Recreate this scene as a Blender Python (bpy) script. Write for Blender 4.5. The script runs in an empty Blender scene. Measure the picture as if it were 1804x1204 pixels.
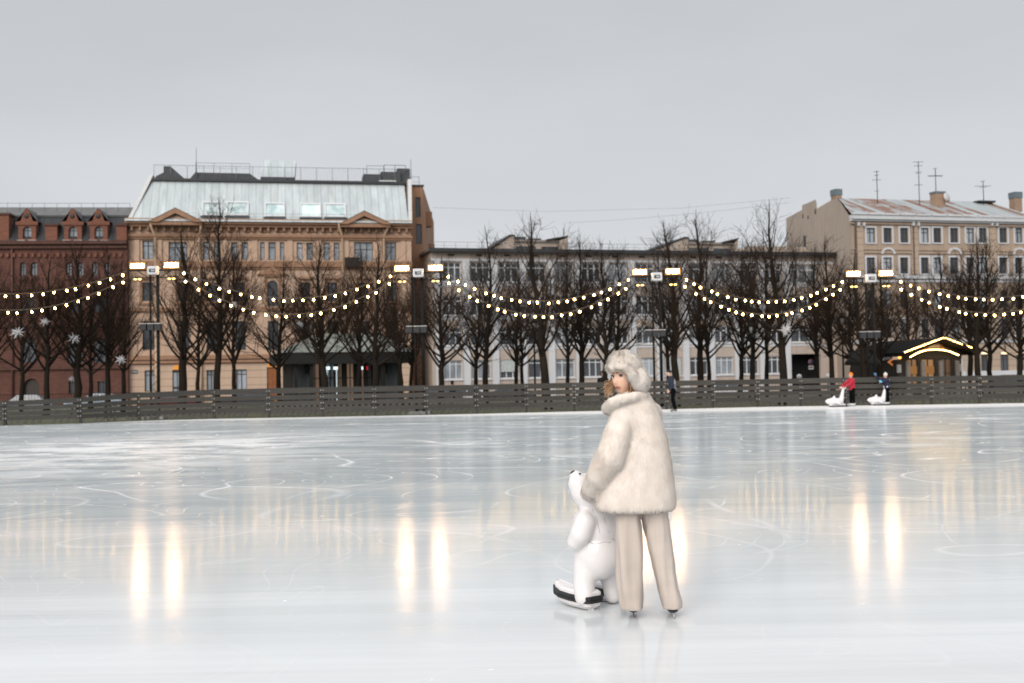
import bpy, bmesh, math, random
from mathutils import Vector, Matrix, noise as mnoise
R = math.radians
rng = random.Random(7)
SC = bpy.context.scene
COL = SC.collection

# ------------------------------------------------------------------ camera geometry
F = 2004.0                       # focal length in photo pixels (1804 wide)
CAMZ = 1.6
PITCH = math.atan(62.3 / F)
ROLL = R(1.0)
_f = Vector((0, math.cos(PITCH), math.sin(PITCH)))
_u = Vector((0, -math.sin(PITCH), math.cos(PITCH)))
_r = Vector((1, 0, 0))

def ray(px, py):
    dx, dy = px - 902.0, 602.0 - py
    a = dx * math.cos(ROLL) + dy * math.sin(ROLL)
    b = -dx * math.sin(ROLL) + dy * math.cos(ROLL)
    return _r * a + _u * b + _f * F

def at(px, py, Y):
    d = ray(px, py)
    k = Y / d.y
    return Vector((d.x * k, Y, CAMZ + d.z * k))

def on_ground(px, py, z=0.0):
    d = ray(px, py)
    k = (z - CAMZ) / d.z
    return Vector((d.x * k, d.y * k, z))

# ------------------------------------------------------------------ object helpers
def props(o, label=None, cat=None, group=None, kind=None):
    if label: o["label"] = label
    if cat: o["category"] = cat
    if group: o["group"] = group
    if kind: o["kind"] = kind
    return o

def thing(name, label, cat, loc=(0, 0, 0), rz=0.0, group=None):
    o = bpy.data.objects.new(name, None)
    o.empty_display_size = 0.1
    COL.objects.link(o)
    o.location = loc
    o.rotation_euler = (0, 0, rz)
    return props(o, label, cat, group)

def dup(root, loc=None, rz=None, label=None):
    def cp(o, parent):
        c = o.copy(); COL.objects.link(c)
        if parent is not None: c.parent = parent
        for ch in o.children: cp(ch, c)
        return c
    r = cp(root, None)
    if loc is not None: r.location = loc
    if rz is not None: r.rotation_euler = (0, 0, rz)
    if label: r["label"] = label
    return r

class MB:
    """collects faces, builds ONE mesh object"""
    def __init__(self):
        self.v = []; self.f = []; self.mi = []; self.mats = []; self.sm = []; self.nrm = None
    def _m(self, m):
        if m not in self.mats: self.mats.append(m)
        return self.mats.index(m)
    def add(self, vs, fs, m, smooth=False):
        b = len(self.v); k = self._m(m)
        self.v.extend([tuple(x) for x in vs])
        for f in fs:
            self.f.append(tuple(i + b for i in f)); self.mi.append(k); self.sm.append(smooth)
        return self
    def quad(self, a, b, c, d, m):
        return self.add([a, b, c, d], [(0, 1, 2, 3)], m)
    def poly(self, pts, m):
        return self.add(pts, [tuple(range(len(pts)))], m)
    def box(self, x0, x1, y0, y1, z0, z1, m):
        vs = [(x0,y0,z0),(x1,y0,z0),(x1,y1,z0),(x0,y1,z0),(x0,y0,z1),(x1,y0,z1),(x1,y1,z1),(x0,y1,z1)]
        return self.add(vs, [(0,3,2,1),(4,5,6,7),(0,1,5,4),(1,2,6,5),(2,3,7,6),(3,0,4,7)], m)
    def prism(self, poly, y0, y1, m):
        """polygon in xz extruded along y"""
        n = len(poly)
        vs = [(x, y0, z) for x, z in poly] + [(x, y1, z) for x, z in poly]
        fs = [tuple(range(n)), tuple(range(2*n-1, n-1, -1))]
        fs += [(i, i + n, (i+1) % n + n, (i+1) % n) for i in range(n)]
        return self.add(vs, fs, m)
    def prism_z(self, poly, z0, z1, m):
        n = len(poly)
        vs = [(x, y, z0) for x, y in poly] + [(x, y, z1) for x, y in poly]
        fs = [tuple(range(n-1, -1, -1)), tuple(range(n, 2*n))]
        fs += [(i, (i+1) % n, (i+1) % n + n, i + n) for i in range(n)]
        return self.add(vs, fs, m)
    def tube(self, pts, rad, m, n=8, cap=True, smooth=True):
        pts = [Vector(p) for p in pts]
        if not hasattr(rad, '__len__'): rad = [rad] * len(pts)
        vs = []; fs = []
        ref = None
        for i, p in enumerate(pts):
            t = (pts[min(i+1, len(pts)-1)] - pts[max(i-1, 0)])
            if t.length < 1e-9: t = Vector((0, 0, 1))
            t.normalize()
            if ref is None:
                ref = Vector((1, 0, 0)) if abs(t.x) < 0.8 else Vector((0, 1, 0))
            a = (ref - t * ref.dot(t))
            if a.length < 1e-6: a = t.orthogonal()
            a.normalize(); ref = a
            b = t.cross(a)
            for k in range(n):
                th = 2 * math.pi * k / n
                vs.append(p + (a * math.cos(th) + b * math.sin(th)) * rad[i])
        for i in range(len(pts) - 1):
            for k in range(n):
                k2 = (k + 1) % n
                fs.append((i*n+k, i*n+k2, (i+1)*n+k2, (i+1)*n+k))
        if cap:
            fs.append(tuple(range(n-1, -1, -1)))
            fs.append(tuple((len(pts)-1)*n + k for k in range(n)))
        return self.add(vs, fs, m, smooth)
    def ball(self, c, r, m, nu=12, nv=8, rot=None):
        if not hasattr(r, '__len__'): r = (r, r, r)
        c = Vector(c); vs = [Vector((0, 0, -1))]
        for j in range(1, nv):
            ph = math.pi * j / nv - math.pi / 2
            for i in range(nu):
                th = 2 * math.pi * i / nu
                vs.append(Vector((math.cos(ph)*math.cos(th), math.cos(ph)*math.sin(th), math.sin(ph))))
        vs.append(Vector((0, 0, 1)))
        out = []
        for v in vs:
            w = Vector((v.x*r[0], v.y*r[1], v.z*r[2]))
            if rot is not None: w = rot @ w
            out.append(c + w)
        fs = [(0, 1 + (i+1) % nu, 1 + i) for i in range(nu)]
        for j in range(nv - 2):
            for i in range(nu):
                a = 1 + j*nu + i; b = 1 + j*nu + (i+1) % nu
                fs.append((a, b, b + nu, a + nu))
        top = len(vs) - 1; s = 1 + (nv-2)*nu
        fs += [(s + i, s + (i+1) % nu, top) for i in range(nu)]
        return self.add(out, fs, m, True)
    def lathe(self, prof, m, n=16, c=(0, 0, 0)):
        vs = []; fs = []
        for r, z in prof:
            for k in range(n):
                th = 2*math.pi*k/n
                vs.append((c[0]+r*math.cos(th), c[1]+r*math.sin(th), c[2]+z))
        for i in range(len(prof)-1):
            for k in range(n):
                k2 = (k+1) % n
                fs.append((i*n+k, i*n+k2, (i+1)*n+k2, (i+1)*n+k))
        fs.append(tuple(range(n-1, -1, -1))); fs.append(tuple((len(prof)-1)*n+k for k in range(n)))
        return self.add(vs, fs, m, True)
    def mesh(self, name):
        me = bpy.data.meshes.new(name)
        me.from_pydata(self.v, [], self.f)
        for m in self.mats: me.materials.append(m)
        me.polygons.foreach_set("material_index", self.mi)
        me.polygons.foreach_set("use_smooth", self.sm)
        me.update()
        if self.nrm: me.normals_split_custom_set_from_vertices(self.nrm)
        return me
    def build(self, name, parent=None, loc=None, rz=None, bevel=0):
        o = bpy.data.objects.new(name, self.mesh(name))
        COL.objects.link(o)
        if parent is not None: o.parent = parent
        if loc is not None: o.location = loc
        if rz is not None: o.rotation_euler = (0, 0, rz)
        if bevel:
            b = o.modifiers.new("bevel", 'BEVEL'); b.width = bevel; b.segments = 2; b.limit_method = 'ANGLE'
        return o

def remesh(mb, voxel, smooth=3, fac=0.5):
    """union of overlapping closed shapes as one continuous surface -> (verts, faces)"""
    o = bpy.data.objects.new("tmp", mb.mesh("tmp")); COL.objects.link(o)
    m = o.modifiers.new("r", 'REMESH'); m.mode = 'VOXEL'; m.voxel_size = voxel
    if smooth:
        s = o.modifiers.new("s", 'SMOOTH'); s.iterations = smooth; s.factor = fac
    dg = bpy.context.evaluated_depsgraph_get()
    ev = o.evaluated_get(dg)
    me = ev.to_mesh()
    vs = [v.co.copy() for v in me.vertices]
    fs = [tuple(p.vertices) for p in me.polygons]
    ev.to_mesh_clear()
    me0 = o.data
    bpy.data.objects.remove(o); bpy.data.meshes.remove(me0)
    return vs, fs

def chain(mb, pts, m, n=14):
    """pts: list of (point, radius): spheres joined by cones (all closed)"""
    for (p, r) in pts:
        mb.ball(p, r, m, n, 8)
    for (p, r), (q, s) in zip(pts, pts[1:]):
        mb.tube([p, q], [r * 0.985, s * 0.985], m, n)

# ------------------------------------------------------------------ materials
class N:
    """tiny node-tree builder"""
    def __init__(self, name):
        self.m = bpy.data.materials.new(name); self.m.use_nodes = True
        self.t = self.m.node_tree; self.t.nodes.clear()
        self.out = self.t.nodes.new("ShaderNodeOutputMaterial")
    def n(self, kind, **kw):
        x = self.t.nodes.new("ShaderNode" + kind)
        for k, v in kw.items():
            if k.startswith("i_"):
                key = k[2:]
                key = int(key) if key.isdigit() else key.replace("_", " ")
                if hasattr(v, "is_output"): self.t.links.new(v, x.inputs[key])
                else: x.inputs[key].default_value = v
            else: setattr(x, k, v)
        return x
    def l(self, a, b): self.t.links.new(a, b)
    def math(self, op, a, b=0.0, clamp=False):
        x = self.n("Math", operation=op, use_clamp=clamp, i_0=a, i_1=b)
        return x.outputs[0]
    def ramp(self, fac, stops):
        x = self.n("ValToRGB", i_0=fac)
        e = x.color_ramp.elements
        while len(e) < len(stops): e.new(0.5)
        for el, (p, c) in zip(e, stops):
            el.position = p
            el.color = (c, c, c, 1) if not hasattr(c, '__len__') else (*c, 1)
        return x.outputs[0]
    def mix(self, fac, a, b, mode='MIX'):
        x = self.n("Mix", data_type='RGBA', blend_type=mode)
        for s, v in ((x.inputs[0], fac), (x.inputs[6], a), (x.inputs[7], b)):
            if hasattr(v, "is_output"): self.l(v, s)
            else: s.default_value = v if not hasattr(v, '__len__') else ((*v, 1) if len(v) == 3 else v)
        return x.outputs[2]
    def coord(self, kind="Object", scale=(1, 1, 1), rot=(0, 0, 0)):
        tc = self.n("TexCoord")
        mp = self.n("Mapping", i_Vector=tc.outputs[kind])
        mp.inputs["Scale"].default_value = scale
        mp.inputs["Rotation"].default_value = rot
        return mp.outputs[0]
    def noise(self, vec, scale, detail=4, rough=0.55, dist=0.0):
        x = self.n("TexNoise", i_Vector=vec, i_Scale=scale, i_Detail=detail, i_Roughness=rough, i_Distortion=dist)
        return x.outputs["Fac"]
    def bsdf(self, **kw):
        x = self.n("BsdfPrincipled", **kw)
        self.l(x.outputs[0], self.out.inputs[0])
        return x
    def bump(self, h, strength=0.3, dist=0.02):
        return self.n("Bump", i_Height=h, i_Strength=strength, i_Distance=dist).outputs[0]

MC = {}
def solid(name, col, rough=0.6, metal=0.0, var=0.15, scale=6.0, bump=0.0, spec=None, streak=False, objvar=0.0):
    """plain coloured surface with weathering noise"""
    if name in MC: return MC[name]
    k = N(name)
    v = k.coord()
    if streak: v = k.coord(scale=(1, 1, 0.12))
    nz = k.noise(v, scale, 6, 0.6)
    lo = tuple(max(0, c * (1 - var * 1.6)) for c in col); hi = tuple(min(1, c * (1 + var)) for c in col)
    c = k.mix(k.ramp(nz, [(0.3, 0.0), (0.72, 1.0)]), lo, hi)
    if objvar:
        oi = k.n("ObjectInfo")
        f = k.math('MULTIPLY_ADD', oi.outputs["Random"], objvar * 2)
        f.node.inputs[2].default_value = 1 - objvar
        hs = k.n("HueSaturation", i_Color=c, i_Value=f)
        c = hs.outputs[0]
    b = k.bsdf(i_Base_Color=c, i_Roughness=rough, i_Metallic=metal)
    if spec is not None: b.inputs["Specular IOR Level"].default_value = spec
    if bump:
        k.l(k.bump(k.noise(k.coord(), scale * 6, 5), bump, 0.02), b.inputs["Normal"])
    MC[name] = k.m
    return k.m

def emit(name, col, strength, vary=False):
    if name in MC: return MC[name]
    k = N(name)
    e = k.n("Emission", i_Color=(*col, 1), i_Strength=strength)
    if vary:
        oi = k.n("ObjectInfo")
        s = k.math('MULTIPLY_ADD', oi.outputs["Random"], strength * 0.6)
        s.node.inputs[2].default_value = strength * 0.7
        k.l(s, e.inputs["Strength"])
    k.l(e.outputs[0], k.out.inputs[0])
    MC[name] = k.m
    return k.m

def mat_glass(name, col, lit=None):
    """window pane: dark glass, slightly wavy, tone differs pane by pane"""
    k = N(name)
    oi = k.n("ObjectInfo")
    c = k.ramp(oi.outputs["Random"], [(0.0, tuple(x * 0.45 for x in col)), (0.55, col), (1.0, tuple(min(1, x * 1.9) for x in col))])
    v = k.coord(scale=(0.8, 0.8, 0.5))
    nz = k.noise(v, 1.6, 3)
    c = k.mix(k.ramp(nz, [(0.35, 0.0), (0.7, 0.55)]), c, tuple(min(1, x * 2.2) for x in col))
    b = k.bsdf(i_Base_Color=c, i_Roughness=0.12, i_Metallic=0.0)
    b.inputs["IOR"].default_value = 1.6
    k.l(k.bump(k.noise(k.coord(), 1.3, 2), 0.25, 0.05), b.inputs["Normal"])
    if lit:
        b.inputs["Emission Color"].default_value = (*lit[0], 1)
        b.inputs["Emission Strength"].default_value = lit[1]
    return k.m

def mat_brick(name, c1, c2, mortar, sx=4.0, rough=0.85, dark=0.35):
    k = N(name)
    tc = k.n("TexCoord")
    # facade walls: bricks laid in the local xz plane
    sep = k.n("SeparateXYZ", i_0=tc.outputs["Object"])
    cmb = k.n("CombineXYZ", i_0=k.math('ADD', sep.outputs[0], sep.outputs[1]), i_1=sep.outputs[2])
    br = k.n("TexBrick", i_Vector=cmb.outputs[0], i_Scale=sx)
    br.inputs["Color1"].default_value = (*c1, 1); br.inputs["Color2"].default_value = (*c2, 1)
    br.inputs["Mortar"].default_value = (*mortar, 1)
    br.inputs["Mortar Size"].default_value = 0.012
    br.inputs["Brick Width"].default_value = 1.0; br.inputs["Row Height"].default_value = 0.32
    nz = k.noise(tc.outputs["Object"], 0.35, 6, 0.65)
    c = k.mix(k.ramp(nz, [(0.35, 0.0), (0.7, dark)]), br.outputs[0], tuple(x * 0.35 for x in c1), 'MIX')
    b = k.bsdf(i_Base_Color=c, i_Roughness=rough)
    k.l(k.bump(br.outputs["Fac"], 0.3, 0.01), b.inputs["Normal"])
    return k.m

def mat_plaster(name, col, stain=0.35, grooves=0.0):
    """painted render: rain streaks, blotches, optional rustication grooves"""
    k = N(name)
    o = k.coord()
    st = k.noise(k.coord(scale=(1.4, 1.4, 0.16)), 1.5, 6, 0.65)
    bl = k.noise(o, 0.45, 5, 0.6)
    f1 = k.ramp(st, [(0.42, 0.0), (0.75, stain)])
    f2 = k.ramp(bl, [(0.35, 0.0), (0.7, stain * 0.8)])
    c = k.mix(f1, col, tuple(x * 0.5 for x in col))
    c = k.mix(f2, c, (col[0] * 0.72, col[1] * 0.66, col[2] * 0.62))
    b = k.bsdf(i_Roughness=0.88)
    h = k.noise(o, 14, 4)
    if grooves:
        sep = k.n("SeparateXYZ", i_0=o)
        w = k.math('FRACT', k.math('MULTIPLY', sep.outputs[2], 1.0 / grooves))
        g = k.ramp(w, [(0.0, 0.0), (0.07, 1.0), (0.93, 1.0), (1.0, 0.0)])
        c = k.mix(g, tuple(x * 0.45 for x in col), c)
    k.l(c, b.inputs["Base Color"])
    k.l(k.bump(h, 0.25, 0.02), b.inputs["Normal"])
    return k.m

def mat_seamed_roof(name, col, rust=0.0, seam=0.6, along=(1, 0, 0)):
    """standing-seam sheet roof, seams run up the slope, grime and optional rust patches"""
    k = N(name)
    o = k.coord()
    sep = k.n("SeparateXYZ", i_0=o)
    w = k.math('FRACT', k.math('MULTIPLY', sep.outputs[0], 1.0 / seam))
    g = k.ramp(w, [(0.0, 0.0), (0.05, 1.0), (0.95, 1.0), (1.0, 0.0)])
    cell = k.n("TexWhiteNoise", noise_dimensions='1D')
    k.l(k.math('FLOOR', k.math('MULTIPLY', sep.outputs[0], 1.0 / seam)), cell.inputs["W"])
    nz = k.noise(k.coord(scale=(1.2, 0.3, 0.3)), 1.2, 6, 0.65)
    c = k.mix(k.ramp(nz, [(0.3, 0.0), (0.75, 1.0)]), tuple(x * 0.72 for x in col), tuple(min(1, x * 1.12) for x in col))
    c = k.mix(k.math('MULTIPLY', cell.outputs[0], 0.32), c, tuple(x * 0.66 for x in col))
    rs = k.noise(k.coord(scale=(1.6, .12, .12)), 1.0, 4, .6)
    c = k.mix(k.ramp(rs, [(.60, 0.), (.74, .35)]), c, (col[0] * .75, col[1] * .58, col[2] * .42))
    c = k.mix(g, tuple(x * 0.5 for x in col), c)
    if rust:
        vv = k.coord(scale=(0.55, 0.3, 0.35), rot=(0, 0, 0.5))
        r1 = k.noise(vv, 1.1, 5, 0.7)
        f = k.ramp(r1, [(0.68 - rust * 0.2, 0.0), (0.74 - rust * 0.2, 0.95)])
        f = k.math('MULTIPLY', f, k.ramp(cell.outputs[0], [(0.35, 0.0), (0.6, 1.0)]))
        rc = k.mix(k.noise(o, 3.0, 5), (0.05, 0.02, 0.012), (0.36, 0.13, 0.045))
        c = k.mix(f, c, rc)
    b = k.bsdf(i_Base_Color=c, i_Roughness=0.5, i_Metallic=0.25)
    k.l(k.bump(g, 0.5, 0.03), b.inputs["Normal"])
    return k.m

M_bark = None
def mat_bark():
    k = N("bark")
    v = k.coord(scale=(1, 1, 0.25))
    nz = k.noise(v, 9, 6, 0.7)
    c = k.mix(k.ramp(nz, [(0.3, 0.0), (0.75, 1.0)]), (0.008, 0.0065, 0.005), (0.033, 0.024, 0.018))
    b = k.bsdf(i_Base_Color=c, i_Roughness=0.95)
    b.inputs["Specular IOR Level"].default_value = 0.15
    k.l(k.bump(nz, 0.6, 0.03), b.inputs["Normal"])
    return k.m
M_bark = mat_bark()
M_twig = solid("twig_bark", (0.038, 0.024, 0.017), 0.95, var=0.4, scale=1.5, spec=0.1, objvar=0.35)

def mat_ice():
    k = N("skating_ice")
    tc = k.n("TexCoord")
    P = tc.outputs["Object"]
    sep = k.n("SeparateXYZ", i_0=P)
    def mapped(sc, rz=0.0):
        mp = k.n("Mapping", i_Vector=P); mp.inputs["Scale"].default_value = (*sc, 1); mp.inputs["Rotation"].default_value = (0, 0, rz)
        return mp.outputs[0]
    # --- colour: bluish body of the ice, whiter where it is scraped
    big = k.noise(mapped((0.05, 0.16)), 1.0, 5, 0.6)
    band = k.noise(mapped((0.035, 0.55), R(3)), 1.0, 6, 0.65)
    body = k.mix(k.ramp(big, [(0.3, 0.0), (0.7, 1.0)]), (0.54, 0.645, 0.695), (0.68, 0.755, 0.79))
    near = k.n("MapRange", i_0=sep.outputs[1], i_1=6.5, i_2=15.0, i_3=0.85, i_4=0.0).outputs[0]
    body = k.mix(near, body, (0.665, 0.665, 0.67))
    fine = k.noise(mapped((0.03, 3.2), R(1.2)), 1.0, 5, 0.7)
    body = k.mix(k.ramp(fine, [(0.35, 0.0), (0.62, 0.28)]), body, (0.80, 0.82, 0.835))
    f_band = k.ramp(band, [(0.50, 0.0), (0.70, 0.65)])
    body = k.mix(f_band, body, (0.86, 0.875, 0.885))
    # --- frosted strip in front of the boards
    edge = k.math('ADD', sep.outputs[1], k.math('MULTIPLY', k.noise(mapped((0.12, 0.5)), 1.0, 5), 5.0))
    f_edge = k.n("MapRange", i_0=edge, i_1=48.6, i_2=51.6).outputs[0]
    # --- curved skate marks
    def marks(scale, warp, wdt, lo, hi, seed):
        mp = k.n("Mapping", i_Vector=P); mp.inputs["Location"].default_value = (seed, seed * 1.7, 0)
        w = k.n("TexNoise", i_Vector=mp.outputs[0], i_Scale=0.22, i_Detail=2.0)
        off = k.n("VectorMath", operation='SCALE', i_0=w.outputs["Color"]); off.inputs["Scale"].default_value = warp
        ad = k.n("VectorMath", operation='ADD', i_0=mp.outputs[0], i_1=off.outputs[0])
        cn = k.n("TexNoise", i_Vector=mp.outputs[0], i_Scale=scale, i_Detail=1.0, i_Roughness=0.3, i_Distortion=warp)
        fr = k.math('FRACT', k.math('MULTIPLY', cn.outputs["Fac"], 9.0))
        ln = k.ramp(k.math('ABSOLUTE', k.math('SUBTRACT', fr, 0.5)), [(0.0, 1.0), (wdt, 0.0)])
        msk = k.ramp(k.noise(mapped((0.11, 0.3), seed), 1.0, 4, 0.7), [(lo, 0.0), (hi, 1.0)])
        return k.math('MULTIPLY', ln, msk)
    m1 = marks(0.10, 0.6, 0.026, 0.42, 0.60, 3.0)
    m2 = marks(0.21, 0.5, 0.036, 0.40, 0.58, 11.0)
    m3 = marks(0.42, 1.2, 0.045, 0.41, 0.60, 23.0)
    def cuts(rot, sx, sy, wdt, seed, kk):
        mp = k.n("Mapping", i_Vector=P); mp.inputs["Scale"].default_value = (sx, sy, 1); mp.inputs["Rotation"].default_value = (0, 0, rot); mp.inputs["Location"].default_value = (seed, seed * .7, 0)
        cn = k.n("TexNoise", i_Vector=mp.outputs[0], i_Scale=1.0, i_Detail=0.0, i_Roughness=0.3)
        fr = k.math('FRACT', k.math('MULTIPLY', cn.outputs["Fac"], kk))
        ln = k.ramp(k.math('ABSOLUTE', k.math('SUBTRACT', fr, 0.5)), [(0.0, 1.0), (wdt, 0.0)])
        msk = k.ramp(k.noise(mapped((0.35, 0.5), seed), 1.0, 5, 0.7), [(0.48, 0.0), (0.66, 0.6)])
        return k.math('MULTIPLY', ln, msk)
    c1 = cuts(R(28), .05, .5, .035, 5.0, 12.0); c2 = cuts(R(-40), .05, .55, .035, 17.0, 12.0); c3 = cuts(R(8), .03, .6, .03, 31.0, 12.0); c4 = cuts(R(75), .06, .4, .03, 41.0, 10.0)
    mk = k.math('MAXIMUM', k.math('MAXIMUM', m1, m2), m3)
    mk = k.math('MAXIMUM', mk, k.math('MAXIMUM', k.math('MAXIMUM', c1, c2), k.math('MAXIMUM', c3, c4)))
    mk = k.math('MULTIPLY', mk, k.n("MapRange", i_0=sep.outputs[1], i_1=7.0, i_2=20.0, i_3=0.22, i_4=1.0).outputs[0])
    # scraped patches of ice dust
    dust = k.ramp(k.noise(mapped((0.22, 0.5), 0.25), 1.0, 8, 0.72), [(0.54, 0.0), (0.68, 0.8)])
    px_ = k.n("MapRange", i_0=k.math('ABSOLUTE', k.math('ADD', sep.outputs[0], 9.0)), i_1=2.0, i_2=7.0, i_3=1.0, i_4=0.0).outputs[0]
    py_ = k.n("MapRange", i_0=k.math('ABSOLUTE', k.math('SUBTRACT', sep.outputs[1], 25.0)), i_1=4.0, i_2=13.0, i_3=1.0, i_4=0.0).outputs[0]
    rgh = k.ramp(k.noise(mapped((0.45, 0.9), 0.15), 1.0, 8, 0.75), [(0.42, 0.0), (0.54, 1.0)])
    dust = k.math('MAXIMUM', dust, k.math('MULTIPLY', rgh, k.math('MULTIPLY', px_, py_)))
    dust = k.math('MULTIPLY', dust, k.n("MapRange", i_0=sep.outputs[1], i_1=14.0, i_2=30.0, i_3=0.0, i_4=1.0).outputs[0])
    # crumbs
    crumb = k.ramp(k.noise(mapped((5.0, 5.0)), 1.0, 2, 0.5), [(0.76, 0.0), (0.79, 0.9)])
    white = k.math('MAXIMUM', k.math('MAXIMUM', k.math('MULTIPLY', mk, 0.78), dust), k.math('MAXIMUM', f_edge, crumb))
    col = k.mix(white, body, (0.90, 0.905, 0.91))
    # --- polish
    rv = k.noise(mapped((0.06, 1.3), R(1.5)), 1.0, 5, 0.6)
    rough = k.n("MapRange", i_0=rv, i_1=0.3, i_2=0.7, i_3=0.09, i_4=0.16).outputs[0]
    rough = k.math('ADD', rough, k.math('MULTIPLY', white, 0.25))
    b = k.bsdf(i_Base_Color=col, i_Roughness=rough)
    b.inputs["IOR"].default_value = 1.31
    b.inputs["Specular IOR Level"].default_value = 0.36
    # resurfacer ridges (run across the view) + faint unevenness
    h1 = k.noise(mapped((0.10, 2.4), R(1.0)), 1.0, 4, 0.6)
    h2 = k.noise(mapped((0.5, 9.0), R(-2.0)), 1.0, 3, 0.6)
    h = k.math('ADD', k.math('MULTIPLY', h1, 0.65), k.math('MULTIPLY', h2, 0.16))
    h = k.math('ADD', h, k.math('MULTIPLY', mk, 0.05))
    k.l(k.bump(h, 0.045, 0.12), b.inputs["Normal"])
    return k.m

def mat_ground():
    k = N("park_lawn")
    o = k.coord()
    a = k.noise(o, 0.5, 6, 0.7); c2 = k.noise(o, 14, 5, 0.7)
    c = k.mix(k.ramp(c2, [(0.3, 0.0), (0.7, 1.0)]), (0.048, 0.060, 0.024), (0.12, 0.13, 0.062))
    c = k.mix(k.ramp(a, [(0.45, 0.0), (0.62, 0.6)]), c, (0.055, 0.047, 0.035))
    sn = k.noise(o, 0.23, 7, 0.75)
    c = k.mix(k.ramp(sn, [(0.63, 0.0), (0.67, 0.85)]), c, (0.8, 0.82, 0.85))
    b = k.bsdf(i_Base_Color=c, i_Roughness=0.95)
    k.l(k.bump(c2, 0.8, 0.05), b.inputs["Normal"])
    return k.m

def mat_asphalt():
    k = N("wet_asphalt")
    o = k.coord()
    c = k.mix(k.noise(o, 1.2, 7, 0.7), (0.03, 0.03, 0.032), (0.085, 0.085, 0.09))
    b = k.bsdf(i_Base_Color=c, i_Roughness=0.7)
    k.l(k.bump(k.noise(o, 30, 3), 0.4, 0.02), b.inputs["Normal"])
    return k.m

M_ice = mat_ice(); M_lawn = mat_ground(); M_asph = mat_asphalt()
M_pole = solid("black_steel", (0.010, 0.0095, 0.009), 0.75, 0.0, 0.25, spec=0.2)
M_board = None
def mat_boards():
    k = N("grey_boards")
    oi = k.n("ObjectInfo")
    o = k.coord(scale=(0.5, 8, 8))
    g = k.noise(o, 2.2, 7, 0.7)
    c = k.mix(k.ramp(g, [(0.3, 0.0), (0.75, 1.0)]), (0.028, 0.025, 0.021), (0.054, 0.049, 0.042))
    hs = k.n("HueSaturation", i_Color=c, i_Value=k.n("MapRange", i_0=oi.outputs["Random"], i_1=0.0, i_2=1.0, i_3=0.80, i_4=1.18).outputs[0])
    b = k.bsdf(i_Base_Color=hs.outputs[0], i_Roughness=0.8)
    k.l(k.bump(g, 0.3, 0.01), b.inputs["Normal"])
    return k.m
M_board = mat_boards()
M_bulb = emit("warm_bulb_glass", (1.0, 0.60, 0.20), 40.0, vary=True)
M_glare_rim = emit("lamp_glare_rim", (1.0, 0.45, 0.10), 1.1)  # dim orange emission added around each panel to imitate lens glare
M_flood = emit("floodlight_leds", (1.0, 0.60, 0.30), 95.0)
M_small = emit("small_lamp_glow", (1.0, 0.62, 0.20), 6.0)
M_wire = solid("black_cable", (0.02, 0.018, 0.016), 0.7)
M_cable = solid("brown_cable", (0.13, 0.10, 0.08), 0.7)
M_white = solid("white_plastic", (0.70, 0.69, 0.70), 0.32, var=0.03, scale=3)
M_black = solid("black_rubber", (0.015, 0.015, 0.016), 0.55, var=0.2)
# ------------------------------------------------------------------ setting
STREET = -0.55
g = MB(); g.quad((-600, -80, STREET), (600, -80, STREET), (600, 1500, STREET), (-600, 1500, STREET), M_asph)
props(g.build("ground"), kind="structure")
# fence line (photo base points -> ice level)
FPX = [(8, 750), (140, 746.5), (243, 742), (376, 738.3), (473, 736.6), (568, 735), (660, 733.3), (751, 731.5), (840, 729.5),
       (928, 727.2), (1012, 725.2), (1093, 723.4), (1175, 721.4), (1257, 719.2), (1336, 717.4), (1412, 716), (1489, 714.9),
       (1566, 714), (1642, 713), (1727, 711.6)]
FP = [on_ground(*p) for p in FPX]
FP.insert(0, FP[0] + (FP[0] - FP[1]) * 1.0)
for _ in range(4): FP.insert(0, FP[0] + (FP[0] - FP[1]))
FP.append(FP[-1] + (FP[-1] - FP[-2]))
FP.append(FP[-1] + (FP[-1] - FP[-2]))
FH = [.95] * 4 + [0.95, 0.98, 1.06, 1.20, 1.28]; FH += [1.29] * (len(FP) - len(FH))
# ice sheet: everything on our side of the fence
edge = [(p.x, p.y - 0.06) for p in FP]
edge = [(-60, edge[0][1] - 2)] + edge + [(70, edge[-1][1] + 0.5)]
ice = MB()
bot = [(x, -25.0) for x, _ in edge]
n = len(edge)
ice.add([(x, y, 0) for x, y in bot] + [(x, y, 0) for x, y in edge], [(i, i+1, n+i+1, n+i) for i in range(n-1)], M_ice)
props(ice.build("ice_rink"), kind="structure")
lawn = MB()
far = [(x, 84.0) for x, _ in edge]
lawn.add([(x, y + 0.01, -0.03) for x, y in edge] + [(x, y, -0.03) for x, y in far], [(i, i+1, n+i+1, n+i) for i in range(n-1)], M_lawn)
lawn.add([(x, y, -0.03) for x, y in far] + [(x, y, STREET) for x, y in far], [(i, i+1, n+i+1, n+i) for i in range(n-1)], M_asph)
props(lawn.build("lawn"), kind="structure")

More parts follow.
